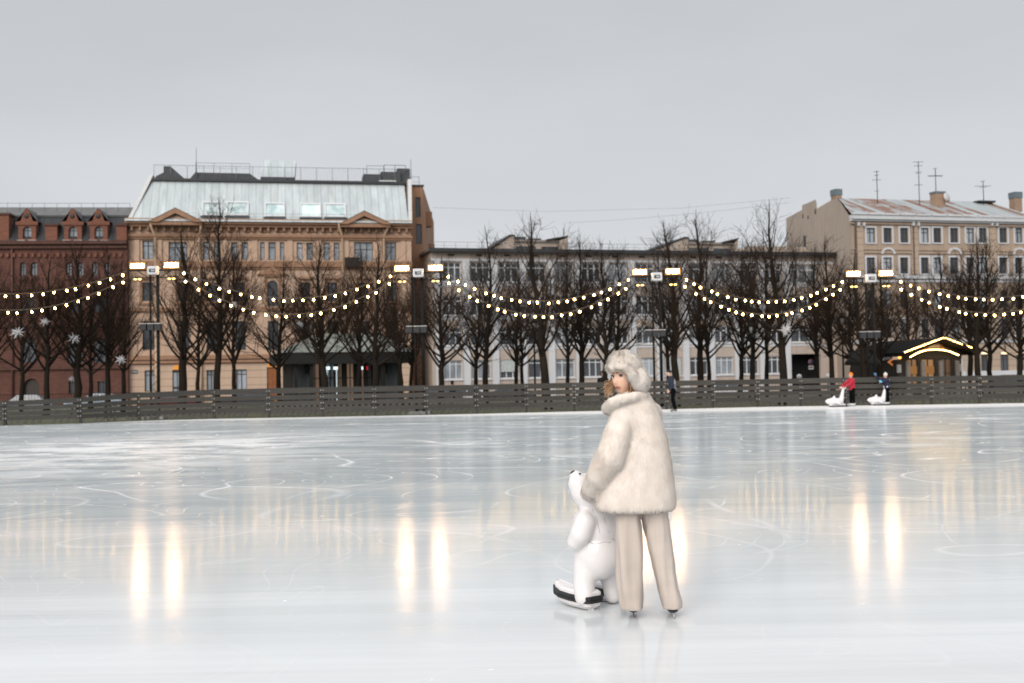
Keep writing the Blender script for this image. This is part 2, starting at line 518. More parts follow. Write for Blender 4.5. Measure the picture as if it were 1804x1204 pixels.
# ------------------------------------------------------------------ rink fence
fence = thing("rink_fence", "low dark grey fence of horizontal boards along the far edge of the ice", "fence", FP[0])
o0 = FP[0]
M_bolt = solid("zinc_bolt", (0.55, 0.55, 0.55), 0.35, 0.6)
LEV = [(0.20, 0.385), (0.43, 0.61), (0.665, 0.855), (0.905, 1.08), (1.12, 1.29)]
LEV = [(0.245, 0.455), (0.50, 0.69), (0.755, 0.95), (1.01, 1.29)]
LEV = [(0.27, 0.46), (0.52, 0.72), (0.78, 0.98), (1.05, 1.29)]
for i in range(len(FP) - 1):
    a, b = FP[i] - o0, FP[i+1] - o0
    d = (b - a); L = d.length; u = d / L; nn = Vector((u.y, -u.x, 0))
    for k, (z0, z1) in enumerate(LEV):
        mb = MB()
        ha, hb = FH[i] / 1.29, FH[i+1] / 1.29
        j = rng.uniform(-0.008, 0.008)
        p0 = a + u * 0.008 + nn * 0.02; p1 = b - u * 0.008 + nn * 0.02
        q0 = p0 - nn * 0.035; q1 = p1 - nn * 0.035
        vs = []
        for (p, h) in ((p0, ha), (p1, hb), (q1, hb), (q0, ha)): vs.append((p.x, p.y, z0 * h + j))
        for (p, h) in ((p0, ha), (p1, hb), (q1, hb), (q0, ha)): vs.append((p.x, p.y, z1 * h + j))
        mb.add(vs, [(0,3,2,1),(4,5,6,7),(0,1,5,4),(1,2,6,5),(2,3,7,6),(3,0,4,7)], M_board)
        mb.build("board", fence)
for i in range(len(FP)):
    c = FP[i] - o0; h = FH[i]
    mb = MB(); mb.box(-0.05, 0.05, 0.022, 0.12, 0, h * 0.985, M_board)
    mb.box(-0.07, 0.07, -0.02, 0.20, 0, 0.035, M_board)
    po = mb.build("post", fence, c)
    bm_ = MB()
    for (z0, z1) in LEV:
        for dx in (-0.05, 0.05):
            zc = (z0 + z1) / 2 * h / 1.29
            bm_.ball((dx, -0.028, zc), (0.022, 0.012, 0.022), M_bolt, 8, 5)
    bm_.build("bolts", po)
# low picket edging just behind the boards
M_pick = solid("grey_picket", (0.11, 0.105, 0.10), 0.8)
mb = MB()
for i in range(1, len(FP) - 1):
    a, b = FP[i], FP[i+1]
    n_ = int((b - a).length / 0.26)
    for k in range(n_):
        if rng.random() < 0.10: continue
        p = a.lerp(b, k / n_)
        mb.box(p.x - 0.065, p.x + 0.065, p.y + 2.6, p.y + 2.63, -0.03, 0.62, M_pick)
    mb.add([(a.x, a.y+2.64, 0.12), (b.x, b.y+2.64, 0.12), (b.x, b.y+2.64, 0.2), (a.x, a.y+2.64, 0.2)], [(0,1,2,3)], M_pick)
props(mb.build("picket_edging"), "low grey picket edging on the lawn glimpsed through the rink fence", "edging")
# iron railing along the embankment
mb = MB(); pr = MB()
x = -45.0
while x < 60:
    mb.tube([(x, 82.5, -0.03), (x, 82.5, 0.95)], 0.012, M_pole, 4); x += 0.22
for z in (0.1, 0.93): mb.box(-45, 60, 82.47, 82.53, z - 0.02, z + 0.02, M_pole)
props(mb.build("embankment_railing"), "black iron railing of thin bars along the embankment behind the trees", "railing")

# ------------------------------------------------------------------ floodlight masts
MPX = [(274, 51.6, 466, 470), (741, 52.3, 473, 472), (1161, 53.0, 478, 480), (1538, 53.8, 482, 482)]
M_box = solid("projector_white", (0.55, 0.55, 0.56), 0.5, var=0.1)
M_spk = solid("speaker_black", (0.02, 0.02, 0.022), 0.7)
M_spk_top = solid("snowy_top", (0.62, 0.58, 0.55), 0.9)
def make_mast(label, px, D, ly):
    base = at(px, 700, D); base.z = 0.0
    top = at(px, ly, D)
    H = top.z
    s = D / F
    t = thing("floodlight_mast", label, "floodlight mast", (base.x, base.y, -0.03), 0, "floodlight masts behind the rink fence")
    Z = H + 0.03
    # truss: two legs and lattice
    leg = MB(); leg.tube([(-0.20, 0, 0), (-0.20, 0, Z - 0.25)], 0.05, M_pole, 8)
    leg.build("pole", t)
    leg = MB(); leg.tube([(0.14, 0, 0), (0.14, 0, Z - 0.25)], 0.075, M_pole, 8)
    leg.build("pole", t)
    lat = MB()
    z = 0.1; sgn = 1
    while z < Z - 0.9:
        lat.tube([(-0.20*sgn if sgn > 0 else 0.14, 0.02, z), (0.14 if sgn > 0 else -0.20, 0.02, z + 0.34)], 0.013, M_pole, 5)
        sgn = -sgn; z += 0.34
    lat.build("lattice", t)
    arm = MB()
    arm.tube([(-1.22, 0, Z - 0.22), (1.22, 0, Z - 0.22)], 0.035, M_pole, 6)
    arm.tube([(-1.0, 0, Z - 0.55), (1.0, 0, Z - 0.55)], 0.02, M_pole, 6)
    arm.tube([(-0.2, 0, Z - 0.6), (-0.8, 0, Z - 0.22)], 0.02, M_pole, 6)
    arm.tube([(0.14, 0, Z - 0.6), (0.8, 0, Z - 0.22)], 0.02, M_pole, 6)
    arm.build("crossarm", t)
    for sx in (-1, 1):
        cx = sx * 0.77
        f = MB(); f.box(cx - 0.365, cx + 0.365, 0.0, 0.10, Z - 0.155, Z + 0.155, M_pole)
        f.tube([(cx, 0.05, Z - 0.12), (cx, 0.02, Z - 0.24)], 0.03, M_pole, 6)
        fo = f.build("floodlight", t, bevel=0.01)
        e = MB()
        for r_ in range(2):
            for c_ in range(4):
                x0 = cx - 0.29 + c_ * 0.146; z0 = Z - 0.087 + r_ * 0.09
                e.quad((x0, -0.012, z0), (x0 + 0.14, -0.012, z0), (x0 + 0.14, -0.012, z0 + 0.084), (x0, -0.012, z0 + 0.084), M_flood)
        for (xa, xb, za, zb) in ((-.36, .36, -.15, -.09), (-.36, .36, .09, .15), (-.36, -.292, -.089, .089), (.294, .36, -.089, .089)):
            e.quad((cx + xa, -.010, Z + za), (cx + xb, -.010, Z + za), (cx + xb, -.010, Z + zb), (cx + xa, -.010, Z + zb), M_glare_rim)
        e.build("led_panel", fo)
        for q in (-0.1, 0.1):
            c = MB(); c.lathe([(0.03, 0.12), (0.06, 0.07), (0.085, 0.0)], M_pole, 10, (cx + q, 0, Z - 0.60))
            co = c.build("downlight", t)
            b = MB(); b.ball((cx + q, -0.01, Z - 0.60), (0.075, 0.075, 0.05), M_small, 10, 6); b.build("bulb", co)
    cb = MB(); cb.box(-0.24, 0.22, -0.34, 0.22, Z - 0.44, Z - 0.06, M_box)
    cbo = cb.build("projector_box", t, bevel=0.03)
    gl = MB(); gl.box(-0.15, 0.13, -0.346, -0.341, Z - 0.34, Z - 0.18, M_spk)
    for q in (-0.05, 0.03): gl.box(q, q + 0.05, -0.352, -0.347, Z - 0.29, Z - 0.22, M_box)
    gl.build("lens_panel", cbo)
    zs = at(px, ly + 103, D).z + 0.03
    for q, dz in ((-0.46, -0.05), (-0.12, 0.0), (0.20, 0.0)):
        sp = MB(); sp.box(q - 0.14, q + 0.14, -0.30, -0.06, zs - 0.30, zs - 0.012, M_spk)
        sp.box(q - 0.15, q + 0.15, -0.31, -0.05, zs - 0.008, zs + 0.02, M_spk_top)
        sp.build("loudspeaker", t, bevel=0.01)
    ft = MB(); ft.box(-0.5, 0.45, -0.4, 0.4, 0, 0.12, solid("concrete_foot", (0.3, 0.29, 0.28), 0.9)); ft.build("foot", t)
    return t, base, H
ML = ["floodlight mast with two lit panels where the brick and ochre houses meet",
      "floodlight mast with two lit panels beside the right end of the ochre house",
      "floodlight mast with two lit panels standing behind the dark-capped skater",
      "floodlight mast with two lit panels left of the lit wooden chalet"]
MAST = []
for (px, D, l1, l2), lab in zip(MPX, ML):
    MAST.append(make_mast(lab, px, D, (l1 + l2) / 2))

# ------------------------------------------------------------------ strings of bulbs
_bulb = None
def garland(label, p0, p1, mid, nb, first, last, dsag):
    """p0,p1: 3-D ends, mid: (px,py,D) lowest point in the photo"""
    global _bulb
    m = at(*mid)
    # quadratic through p0, m, p1 along the straight chord
    ch = p1 - p0
    tm = (m.x - p0.x) / ch.x
    zline = p0.z + ch.z * tm
    sag = (zline - m.z) / (tm * (1 - tm))
    def P(t):
        q = p0 + ch * t; q.z -= sag * t * (1 - t); return q
    o = P(0)
    t = thing("string_lights", label, "string lights", o, 0, "strings of warm bulbs between the masts")
    c = MB(); c.tube([P(i / 40) - o for i in range(41)], 0.014, M_cable, 5); c.build("cable", t)
    for i in range(nb):
        f = first + (last - first) * (i + rng.uniform(-.16, .16)) / (nb - 1)
        if f < -0.02 or f > 1.02: continue
        q = P(f) - o; q.z += rng.uniform(-.03, .01)
        if _bulb is None:
            b = MB(); b.lathe([(0.022, 0.0), (0.024, -0.05), (0.03, -0.055)], M_wire, 8)
            b.lathe([(0.024, -0.055), (0.038, -0.08), (0.043, -0.105), (0.036, -0.13), (0.016, -0.146), (0.003, -0.15)], M_bulb, 10)
            _bulb = b.mesh("bulb")
        bo = bpy.data.objects.new("bulb", _bulb); COL.objects.link(bo); bo.parent = t; bo.location = q
        bo.rotation_euler = (rng.uniform(-0.2, 0.2), rng.uniform(-0.2, 0.2), 0)
def arm_end(i, side, dz=0.0):
    t, b, H = MAST[i]
    return Vector((b.x + side * 1.22, b.y, H - 0.22 + dz))
NM = ["first", "second", "third", "fourth"]
for i, (mu, ml, nu, nl) in enumerate([((505, 526, 52), (515, 554, 52), 20, 19), ((958, 530, 52.6), (955, 555, 52.6), 21, 20), ((1350, 529, 53.4), (1352, 554, 53.4), 20, 20)]):
    a, b = arm_end(i, 1), arm_end(i + 1, -1)
    garland(f"upper string of warm bulbs sagging between the {NM[i]} and {NM[i+1]} floodlight mast", a, b, mu, nu, 0.015, 0.985, 0)
    a, b = arm_end(i, 1, -0.3), arm_end(i + 1, -1, -0.3)
    garland(f"lower string of warm bulbs sagging between the {NM[i]} and {NM[i+1]} floodlight mast", a, b, ml, nl, 0.02, 0.98, 0)
e = at(-190, 478, 50.5)
garland("upper string of warm bulbs left of the first floodlight mast before the brick house", e, arm_end(0, -1), (42, 517, 51), 20, 0.03, 0.98, 0)
garland("lower string of warm bulbs left of the first floodlight mast before the brick house", e - Vector((0, 0, .3)), arm_end(0, -1, -0.3), (50, 545, 51), 20, 0.03, 0.98, 0)
e = at(1905, 490, 54.5)
garland("upper string of warm bulbs right of the fourth floodlight mast above the chalet", arm_end(3, 1), e, (1730, 524, 54), 20, 0.03, 0.97, 0)
garland("lower string of warm bulbs right of the fourth floodlight mast above the chalet", arm_end(3, 1, -.3), e - Vector((0, 0, .3)), (1730, 551, 54), 20, 0.03, 0.97, 0)

# ------------------------------------------------------------------ trees
def tree_variant(seed, dense):
    r = random.Random(seed)
    tr = MB(); cr = MB()
    # trunk with a wandering leader, unit height
    tp = []; rad = []
    x = y = 0.0
    for i in range(13):
        z = i / 12
        tp.append(Vector((x, y, z)))
        rad.append(0.0205 * (1 - z) ** 0.85 + 0.0010 + (0.006 if i == 0 else 0))
        x += r.uniform(-0.009, 0.009) * (1 + z); y += r.uniform(-0.009, 0.009) * (1 + z)
    tr.tube(tp, rad, M_bark, 9)
    def tpos(z):
        i = min(11, int(z * 12)); return tp[i].lerp(tp[i+1], z * 12 - i)
    def limb(p, d, L, r0, segs, up, wob):
        pts = [p]; q = p.copy(); dd = d.copy()
        for i in range(segs):
            dd = (dd + Vector((r.uniform(-wob, wob), r.uniform(-wob, wob), up + r.uniform(-wob, wob) * 0.6))).normalized()
            q = q + dd * (L / segs); pts.append(q.copy())
        return pts
    nlimb = 32 if dense else 25
    for i in range(nlimb):
        z0 = 0.26 + 0.66 * (i / nlimb) ** 1.35 + r.uniform(-0.012, 0.012)
        az = i * 2.399 + r.uniform(-0.5, 0.5)
        t = min(1, max(0, (z0 - 0.26) / 0.66))
        L = (0.41 * (1 - t) ** 0.95 + 0.07) * r.uniform(0.7, 1.12)
        el = R(r.uniform(24, 50) + 20 * t)
        d = Vector((math.cos(az) * math.cos(el), math.sin(az) * math.cos(el), math.sin(el)))
        r0 = 0.0062 * (1 - t) ** 0.8 + 0.0015
        pts = limb(tpos(z0), d, L, r0, 6, 0.10, 0.16)
        cr.tube(pts, [r0 * (1 - k / 6.6) for k in range(7)], M_bark, 5, cap=False)
        ns = (6 if dense else 4) + int(7 * (1 - t))
        for j in range(ns):
            f = r.uniform(0.18, 1.0)
            k = min(5, int(f * 6)); p = pts[k].lerp(pts[k+1], f * 6 - k)
            ax = (pts[k+1] - pts[k]).normalized()
            az2 = r.uniform(0, 6.283)
            o = ax.orthogonal().normalized(); o = Matrix.Rotation(az2, 3, ax) @ o
            d2 = (ax * 0.75 + o * 0.75 + Vector((0, 0, 0.18))).normalized()
            L2 = L * r.uniform(0.22, 0.48) * (1.15 - 0.5 * f)
            r2 = r0 * 0.34 * (1.1 - 0.6 * f)
            p2 = limb(p, d2, L2, r2, 4, 0.06, 0.2)
            cr.tube(p2, [max(0.0007, r2 * (1 - m / 5.0)) for m in range(5)], M_twig, 3, cap=False)
            for q in range((7 if dense else 6) if t < .35 else (3 if t < .7 else 2)):
                f3 = r.uniform(0.15, 1.0); k3 = min(3, int(f3 * 4)); p3 = p2[k3].lerp(p2[k3+1], f3 * 4 - k3)
                ax3 = (p2[k3+1] - p2[k3]).normalized()
                o3 = Matrix.Rotation(r.uniform(0, 6.283), 3, ax3) @ ax3.orthogonal().normalized()
                d3 = (ax3 * 0.8 + o3 * 0.7 + Vector((0, 0, 0.15))).normalized()
                L3 = r.uniform(0.03, 0.085)
                p4 = limb(p3, d3, L3, 0, 2, 0.08, 0.22)
                cr.tube(p4, [0.00075, 0.0006, 0.0004], M_twig, 3, cap=False)
    return tr.mesh("trunk"), cr.mesh("crown")
TV = [tree_variant(100 + i, i % 2 == 0) for i in range(9)]
# px, depth, top py, girth, label
TREES = [
 (-22, 60, 440, 1.0, "bare tree cut by the left edge of the photo, before the brick house"),
 (38, 67, 470, 1.0, "thin bare tree behind the large white star before the brick house"),
 (80, 57, 436, 1.0, "bare tree with a slim trunk, second of the row before the brick house"),
 (133, 58, 428, 1.35, "stout bare tree before the middle dormer of the brick house"),
 (190, 59, 430, 1.0, "straight bare tree before the right half of the brick house"),
 (217, 66, 452, .9, "thin bare tree at the joint of brick and ochre houses, left of the first mast"),
 (318, 57, 392, 1.55, "thick-trunked bare tree right of the first floodlight mast"),
 (383, 58, 348, 1.25, "tall bare tree whose top reaches the first skylights of the ochre house"),
 (411, 66, 425, .9, "thin bare tree right behind the tall one before the ochre house"),
 (494, 63, 452, 1.0, "bare tree left of the pavilion, by the brown door"),
 (573, 57, 415, 1.3, "thick bare tree before the left half of the pavilion"),
 (633, 66, 440, 1.0, "thin bare tree before the middle of the pavilion roof"),
 (660, 57, 410, 1.15, "bare tree before the right half of the pavilion"),
 (709, 65, 450, .85, "slender bare tree at the right corner of the pavilion"),
 (724, 69, 455, .85, "slender bare tree between the pavilion and the second mast"),
 (777, 58, 445, 1.1, "bare vase-shaped tree right of the second floodlight mast"),
 (836, 64, 460, .9, "thin bare tree left of the one topped by a wispy leader"),
 (857, 60, 398, 1.1, "bare tree topped by a wispy leader left of the rooftop penthouse"),
 (909, 66, 448, .85, "slender bare tree left of the thin pair behind the street lantern"),
 (921, 69, 455, .8, "slender bare tree close behind its twin left of the park lantern"),
 (966, 56, 370, 1.5, "tallest bare tree of the middle, thick trunk before the rooftop penthouse"),
 (1001, 67, 420, .85, "thin bare tree right of the tallest middle tree"),
 (1022, 60, 412, 1.05, "bare tree left of the woman, two right of the tallest middle tree"),
 (1066, 58, 425, 1.0, "bare tree rising behind the fur hat of the woman"),
 (1085, 67, 430, .9, "thin bare tree directly behind the woman in fur"),
 (1178, 67, 420, .9, "thin bare tree behind the third floodlight mast"),
 (1190, 57, 386, 1.35, "thick bare tree right of the third mast, behind the dark-capped skater"),
 (1233, 60, 372, 1.25, "tall bare tree right of the dark-capped skater"),
 (1250, 67, 430, .9, "thin bare tree touching the tall one right of the skater"),
 (1304, 66, 420, .95, "thin bare tree left of the white star by the gateway"),
 (1326, 62, 425, 1.1, "bare tree close left of the tree with the white star"),
 (1352, 68, 400, .95, "slender bare tree just behind the tree with the white star"),
 (1380, 57, 352, 1.4, "tall bare tree beside the dark gateway with a white star in it"),
 (1443, 67, 430, .9, "thin bare tree at the right jamb of the dark gateway"),
 (1468, 60, 415, 1.0, "bare tree before the blank side wall of the cream house"),
 (1528, 58, 440, 1.2, "dense bare tree behind the fourth floodlight mast"),
 (1553, 63, 455, 1.2, "dense bare tree left of the chalet, behind the child in the white hat"),
 (1604, 74, 470, 1.0, "bare tree seen above the left slope of the chalet roof"),
 (1706, 66, 430, 1.15, "dense bare tree above the right slope of the chalet roof"),
 (1728, 60, 410, 1.15, "bare tree with a dark trunk right of the chalet"),
 (1748, 65, 420, 1.0, "bare tree second right of the chalet before the lit ground-floor windows"),
 (1800, 61, 450, 1.1, "bare tree cut by the right edge of the photo"),
 (160, 74, 480, 1.0, "bare back-row tree before the brick house, between the stout and the straight one"),
 (350, 75, 470, 1.0, "bare back-row tree between the thick and the tall tree before the ochre house"),
 (540, 75, 480, 1.0, "bare back-row tree over the left end of the pavilion roof"),
 (612, 77, 470, 1.0, "bare back-row tree over the middle of the pavilion roof"),
 (688, 76, 480, 1.0, "bare back-row tree over the right end of the pavilion roof"),
 (1505, 74, 470, 1.0, "bare back-row tree at the corner of the cream house"),
 (1665, 76, 440, 1.0, "bare back-row tree behind the peak of the chalet roof"),
]
for i, (px, D, py, girth, lab) in enumerate(TREES):
    b = at(px, 700, D); b.z = -0.05
    H = at(px, py, D).z + 0.05
    t = thing("bare_tree", lab, "tree", b, rng.uniform(0, 6.28), "bare trees in rows behind the rink")
    t.rotation_euler = (R(rng.gauss(0, 1.3)), R(rng.gauss(0, 1.3)), t.rotation_euler[2])
    tm, cm = TV[(i * 5 + i // 9) % 9]
    w = 10.0 * (0.92 if girth >= 0.95 else 0.70) * (0.9 + 0.1 * (H / 10))
    tk = bpy.data.objects.new("trunk", tm); COL.objects.link(tk); tk.parent = t
    g_ = 7.3 * girth
    tk.scale = (g_, g_, H)
    ck = bpy.data.objects.new("crown", cm); COL.objects.link(ck); ck.parent = t
    ck.scale = (w, w, H)

# ------------------------------------------------------------------ star ornaments
M_star = solid("white_star", (0.50, 0.51, 0.54), 0.5, var=0.05)
def star(px, py, D, r, label):
    mb = MB(); q = random.Random(px)
    dirs = [Vector((math.cos(k * 2.399) * math.sqrt(1 - z*z), math.sin(k * 2.399) * math.sqrt(1 - z*z), z)) for k, z in ((k, 1 - 2 * (k + .5) / 18) for k in range(18))]
    for d in dirs:
        L = r * q.uniform(0.75, 1.1)
        mb.tube([d * 0.02, d * L * 0.25, d * L], [0.01, r * 0.13, 0.004], M_star, 4, smooth=False)
    mb.ball((0, 0, 0), r * 0.2, M_star, 8, 6)
    mb.tube([(0, 0, r * .8), (0, 0, r * 2.2)], 0.006, M_wire, 4)
    props(mb.build("star_ornament", None, at(px, py, D)), label, "star ornament", "white stars hung in the trees")
for a in [(31, 586, 55, .40, "large white spiky star hung before the brick house, leftmost in the trees"),
          (79, 567, 56, .26, "small white star hung right above the second tree from the left"),
          (131, 597, 57, .38, "white star half hidden by the stout tree before the brick house"),
          (213, 634, 57, .32, "white star hung low left of the first floodlight mast"),
          (127, 668, 60, .22, "white star hung lowest, just above the rink fence before the brick house"),
          (412, 537, 57, .22, "small white star among the lower bulbs before the ochre house"),
          (528, 572, 57, .24, "small white star above the left end of the pavilion roof"),
          (775, 505, 58, .38, "faint white star just right of the second floodlight mast"),
          (816, 571, 60, .32, "white star hung left of the tree with the wispy leader"),
          (878, 577, 60, .32, "white star hung right of the tree with the wispy leader"),
          (1325, 540, 62, .26, "left one of two white stars hung between the bulb strings right of the skater"),
          (1343, 541, 61, .26, "right one of two white stars hung between the bulb strings right of the skater"),
          (1332, 592, 61, .24, "small white star hung below the bulbs left of the gateway star"),
          (1384, 581, 55.5, .36, "bright white spiky star hung in the tall tree by the dark gateway")]:
    star(*a)

# ------------------------------------------------------------------ park lanterns
def lantern(px, D, py, label):
    b = at(px, 700, D); b.z = -0.03; H = at(px, py, D).z + 0.03
    t = thing("park_lantern", label, "street lamp", b, 0, "black park lanterns")
    p = MB(); p.lathe([(0.11, 0), (0.11, 0.12), (0.07, 0.3), (0.055, 0.8), (0.042, H - 0.75), (0.06, H - 0.72), (0.035, H - 0.62)], M_pole, 10); p.build("pole", t)
    l = MB()
    for k in range(4):
        th = k * math.pi / 2 + .4
        l.tube([(0.07*math.cos(th), 0.07*math.sin(th), H - .62), (0.17*math.cos(th), 0.17*math.sin(th), H - .22)], 0.012, M_pole, 4)
    l.lathe([(0.25, H - .22), (0.10, H - .06), (0.03, H)], M_pole, 8); l.build("lantern_head", t)
    gl = MB(); gl.lathe([(0.06, H - .6), (0.15, H - .24)], mat_glass_lamp, 8); gl.build("lantern_glass", t)
mat_glass_lamp = solid("milky_glass", (0.25, 0.25, 0.24), 0.3)
lantern(943, 61, 562, "black park lantern with an unlit head left of the tallest middle tree")
lantern(1487, 60, 553, "black park lantern on a thin pole left of the fourth mast")
lantern(1326, 60.5, 568, "black park lantern half hidden among the trees left of the gateway")
# ------------------------------------------------------------------ buildings
class Facade:
    def __init__(self, px0, Y0, px1, Y1, base=STREET, pyref=660):
        a, b = at(px0, pyref, Y0), at(px1, pyref, Y1)
        self.o = Vector((a.x, a.y, base)); d = Vector((b.x - a.x, b.y - a.y, 0))
        self.L = d.length; self.u = d.normalized(); self.n = Vector((-self.u.y, self.u.x, 0))
        self.rz = math.atan2(self.u.y, self.u.x)
    def m(self, px, py, d=0.0):
        r = ray(px, py); o = self.o + self.n * d
        k = (o - Vector((0, 0, CAMZ))).dot(self.n) / r.dot(self.n)
        p = Vector((0, 0, CAMZ)) + r * k - o
        return p.dot(self.u), p.z
    def s(self, px, py=600, d=0.0): return self.m(px, py, d)[0]
    def z(self, px, py, d=0.0): return self.m(px, py, d)[1]

def arc_pts(x0, x1, zs, zt, n=8):
    """points of an arch springing at zs, crown at zt, from x0 to x1"""
    c = (x0 + x1) / 2; a = (x1 - x0) / 2; h = zt - zs
    return [(c - a * math.cos(math.pi * i / n), zs + h * math.sin(math.pi * i / n)) for i in range(n + 1)]

def holed_wall(mb, s0, s1, z0, z1, holes, mat, rev=0.22, y=0.0, revmat=None):
    """front wall face at y with real window openings (reveals go back by rev)"""
    revmat = revmat or mat
    xs = sorted(set([s0, s1] + [h['x0'] for h in holes] + [h['x1'] for h in holes]))
    zs = sorted(set([z0, z1] + [h['z0'] for h in holes] + [h['z1'] for h in holes]))
    for i in range(len(xs) - 1):
        if xs[i+1] - xs[i] < 1e-4: continue
        cx = (xs[i] + xs[i+1]) / 2
        run = None
        for j in range(len(zs) - 1):
            cz = (zs[j] + zs[j+1]) / 2
            inside = any(h['x0'] < cx < h['x1'] and h['z0'] < cz < h['z1'] for h in holes)
            if not inside:
                if run is None: run = zs[j]
            if inside or j == len(zs) - 2:
                end = zs[j] if inside else zs[j+1]
                if run is not None and end - run > 1e-4:
                    mb.quad((xs[i], y, run), (xs[i+1], y, run), (xs[i+1], y, end), (xs[i], y, end), mat)
                run = None
    for h in holes:
        a, b, c, d = h['x0'], h['x1'], h['z0'], h['z1']
        mb.quad((a, y, c), (a, y + rev, c), (b, y + rev, c), (b, y, c), revmat)
        mb.quad((a, y, c), (a, y, d), (a, y + rev, d), (a, y + rev, c), revmat)
        mb.quad((b, y, c), (b, y + rev, c), (b, y + rev, d), (b, y, d), revmat)
        mb.quad((a, y, d), (b, y, d), (b, y + rev, d), (a, y + rev, d), revmat)
        if h.get('arch'):
            zsp = d - (b - a) * 0.5 * h.get('rise', 1.0)
            ap = arc_pts(a, b, zsp, d - 0.005)
            for p, q in zip(ap, ap[1:]):
                mb.quad((p[0], y + 0.001, p[1]), (q[0], y + 0.001, q[1]), (q[0], y + 0.001, d), (p[0], y + 0.001, d), mat)
                mb.quad((p[0], y, p[1]), (p[0], y + rev, p[1]), (q[0], y + rev, q[1]), (q[0], y, q[1]), revmat)

def window(h, parent, fmat, gmat, y=0.14, mull=(1,), tr=(0.68,), fw=0.06, sill=None, sur=None, name="window", bw=0.035):
    a, b, c, d = h['x0'], h['x1'], h['z0'], h['z1']
    mb = MB(); t = 0.07
    e = 0.003
    mb.box(a + e, a + fw, y, y + t, c + e, d - e, fmat); mb.box(b - fw, b - e, y, y + t, c + e, d - e, fmat)
    mb.box(a + fw, b - fw, y, y + t, c + e, c + fw, fmat); mb.box(a + fw, b - fw, y, y + t, d - fw, d - e, fmat)
    w = b - a
    for k in range(1, mull[0] + 1):
        x = a + w * k / (mull[0] + 1)
        mb.box(x - bw, x + bw, y - 0.005, y + t, c + fw, d - fw, fmat)
    for f in tr:
        z = c + (d - c) * f
        mb.box(a + fw, b - fw, y + 0.006, y + t - 0.01, z - bw * .9, z + bw * .9, fmat)
    if sur is not None:
        sm, sw, so = sur
        mb.box(a - sw, a - 0.002, -so, 0.03, c - 0.05, d + sw, sm); mb.box(b + 0.002, b + sw, -so, 0.03, c - 0.05, d + sw, sm)
        mb.box(a - 0.002, b + 0.002, -so, 0.03, d + 0.002, d + sw, sm)
    o = mb.build(name, parent)
    p = MB(); p.quad((a + fw * .5, y + 0.045, c + fw * .5), (b - fw * .5, y + 0.045, c + fw * .5), (b - fw * .5, y + 0.045, d - fw * .5), (a + fw * .5, y + 0.045, d - fw * .5), gmat)
    p.build("pane", o)
    if sill is not None:
        s = MB(); s.box(a - 0.1, b + 0.1, -0.10, 0.10, c - 0.12, c - 0.002, sill); s.build("sill", o)
    return o

def H(fc, xl, xr, yt, yb, arch=False, d=0.0, **kw):
    cx = (xl + xr) / 2
    s0, s1 = fc.s(xl, (yt + yb) / 2, d), fc.s(xr, (yt + yb) / 2, d)
    return dict(x0=s0, x1=s1, z0=fc.z(cx, yb, d), z1=fc.z(cx, yt, d), arch=arch, **kw)

G_dark = mat_glass("dark_window_glass", (0.040, 0.047, 0.055))
G_sky = mat_glass("sky_window_glass", (0.20, 0.225, 0.25))  # sky reflection is put into this paler pane colour
G_teal = mat_glass("skylight_glass", (0.42, 0.56, 0.57))
G_warm = mat_glass("lit_window_glass", (0.25, 0.14, 0.06), lit=((1.0, 0.55, 0.2), 0.35))
M_fdark = solid("dark_window_frame", (0.05, 0.04, 0.035), 0.6)
M_fwhite = solid("white_window_frame", (0.62, 0.63, 0.64), 0.5, var=0.08)
M_pipe = solid("zinc_pipe", (0.36, 0.30, 0.25), 0.5, 0.2)
M_roofdark = solid("dark_roof_steel", (0.035, 0.037, 0.04), 0.5, 0.2)
M_rail = solid("thin_rail", (0.20, 0.22, 0.23), 0.5, 0.3)

def railing(parent, s0, s1, y, z0, h, step=1.6, bars=3, thick=0.022, name="roof_railing", fine=0):
    mb = MB()
    n = max(1, int((s1 - s0) / step))
    for i in range(n + 1):
        x = s0 + (s1 - s0) * i / n
        mb.tube([(x, y, z0), (x, y, z0 + h)], thick, M_rail, 4)
    for k in range(1, bars + 1):
        mb.tube([(s0, y, z0 + h * k / bars), (s1, y, z0 + h * k / bars)], thick * (0.9 if k == bars else .5), M_rail, 4)
    if fine:
        m = int((s1 - s0) / fine)
        for i in range(m + 1):
            x = s0 + (s1 - s0) * i / m
            mb.tube([(x, y, z0), (x, y, z0 + h)], thick * .35, M_rail, 3, cap=False)
    return mb.build(name, parent)

def downpipe(parent, pts, r=0.09, mat=None):
    mb = MB(); mb.tube(pts, r, mat or M_pipe, 8); mb.build("downpipe", parent)

# ============ A: red brick house =====================================================
FA = Facade(-420, 91.15, 226, 94.5)
t = thing("brick_house", "dark red brick house with pointed dormers and a black mansard roof at the far left", "house", FA.o, FA.rz)
M_brick = mat_brick("red_brick", (0.128, 0.050, 0.033), (0.09, 0.034, 0.024), (0.08, 0.045, 0.035), 3.2)
M_brick2 = mat_brick("bright_red_brick", (0.205, 0.078, 0.046), (0.155, 0.058, 0.036), (0.13, 0.07, 0.052), 3.2, dark=0.2)
M_mansard = mat_seamed_roof("black_mansard", (0.040, 0.042, 0.045), 0, 0.65)
M_slate = mat_seamed_roof("grey_sheet_roof", (0.15, 0.145, 0.14), 0, 0.75)
zE = FA.z(113, 428); L = FA.L
holes = []
for xl, xr in ((-400, -388), (-370, -358), (-300, -288), (-270, -258), (-190, -178), (-160, -148), (-66, -55), (-45, -33), (35, 45.5), (54, 65.5), (116, 126), (137, 147), (162, 172), (184, 193)):
    holes.append(H(FA, xl, xr, 462, 486, True))
for xl, xr in ((-60, -40), (36, 62), (118, 146), (164, 192)):
    holes.append(H(FA, xl, xr, 523, 552, True, rise=.5))
    holes.append(H(FA, xl, xr, 596, 640, True, rise=.5))
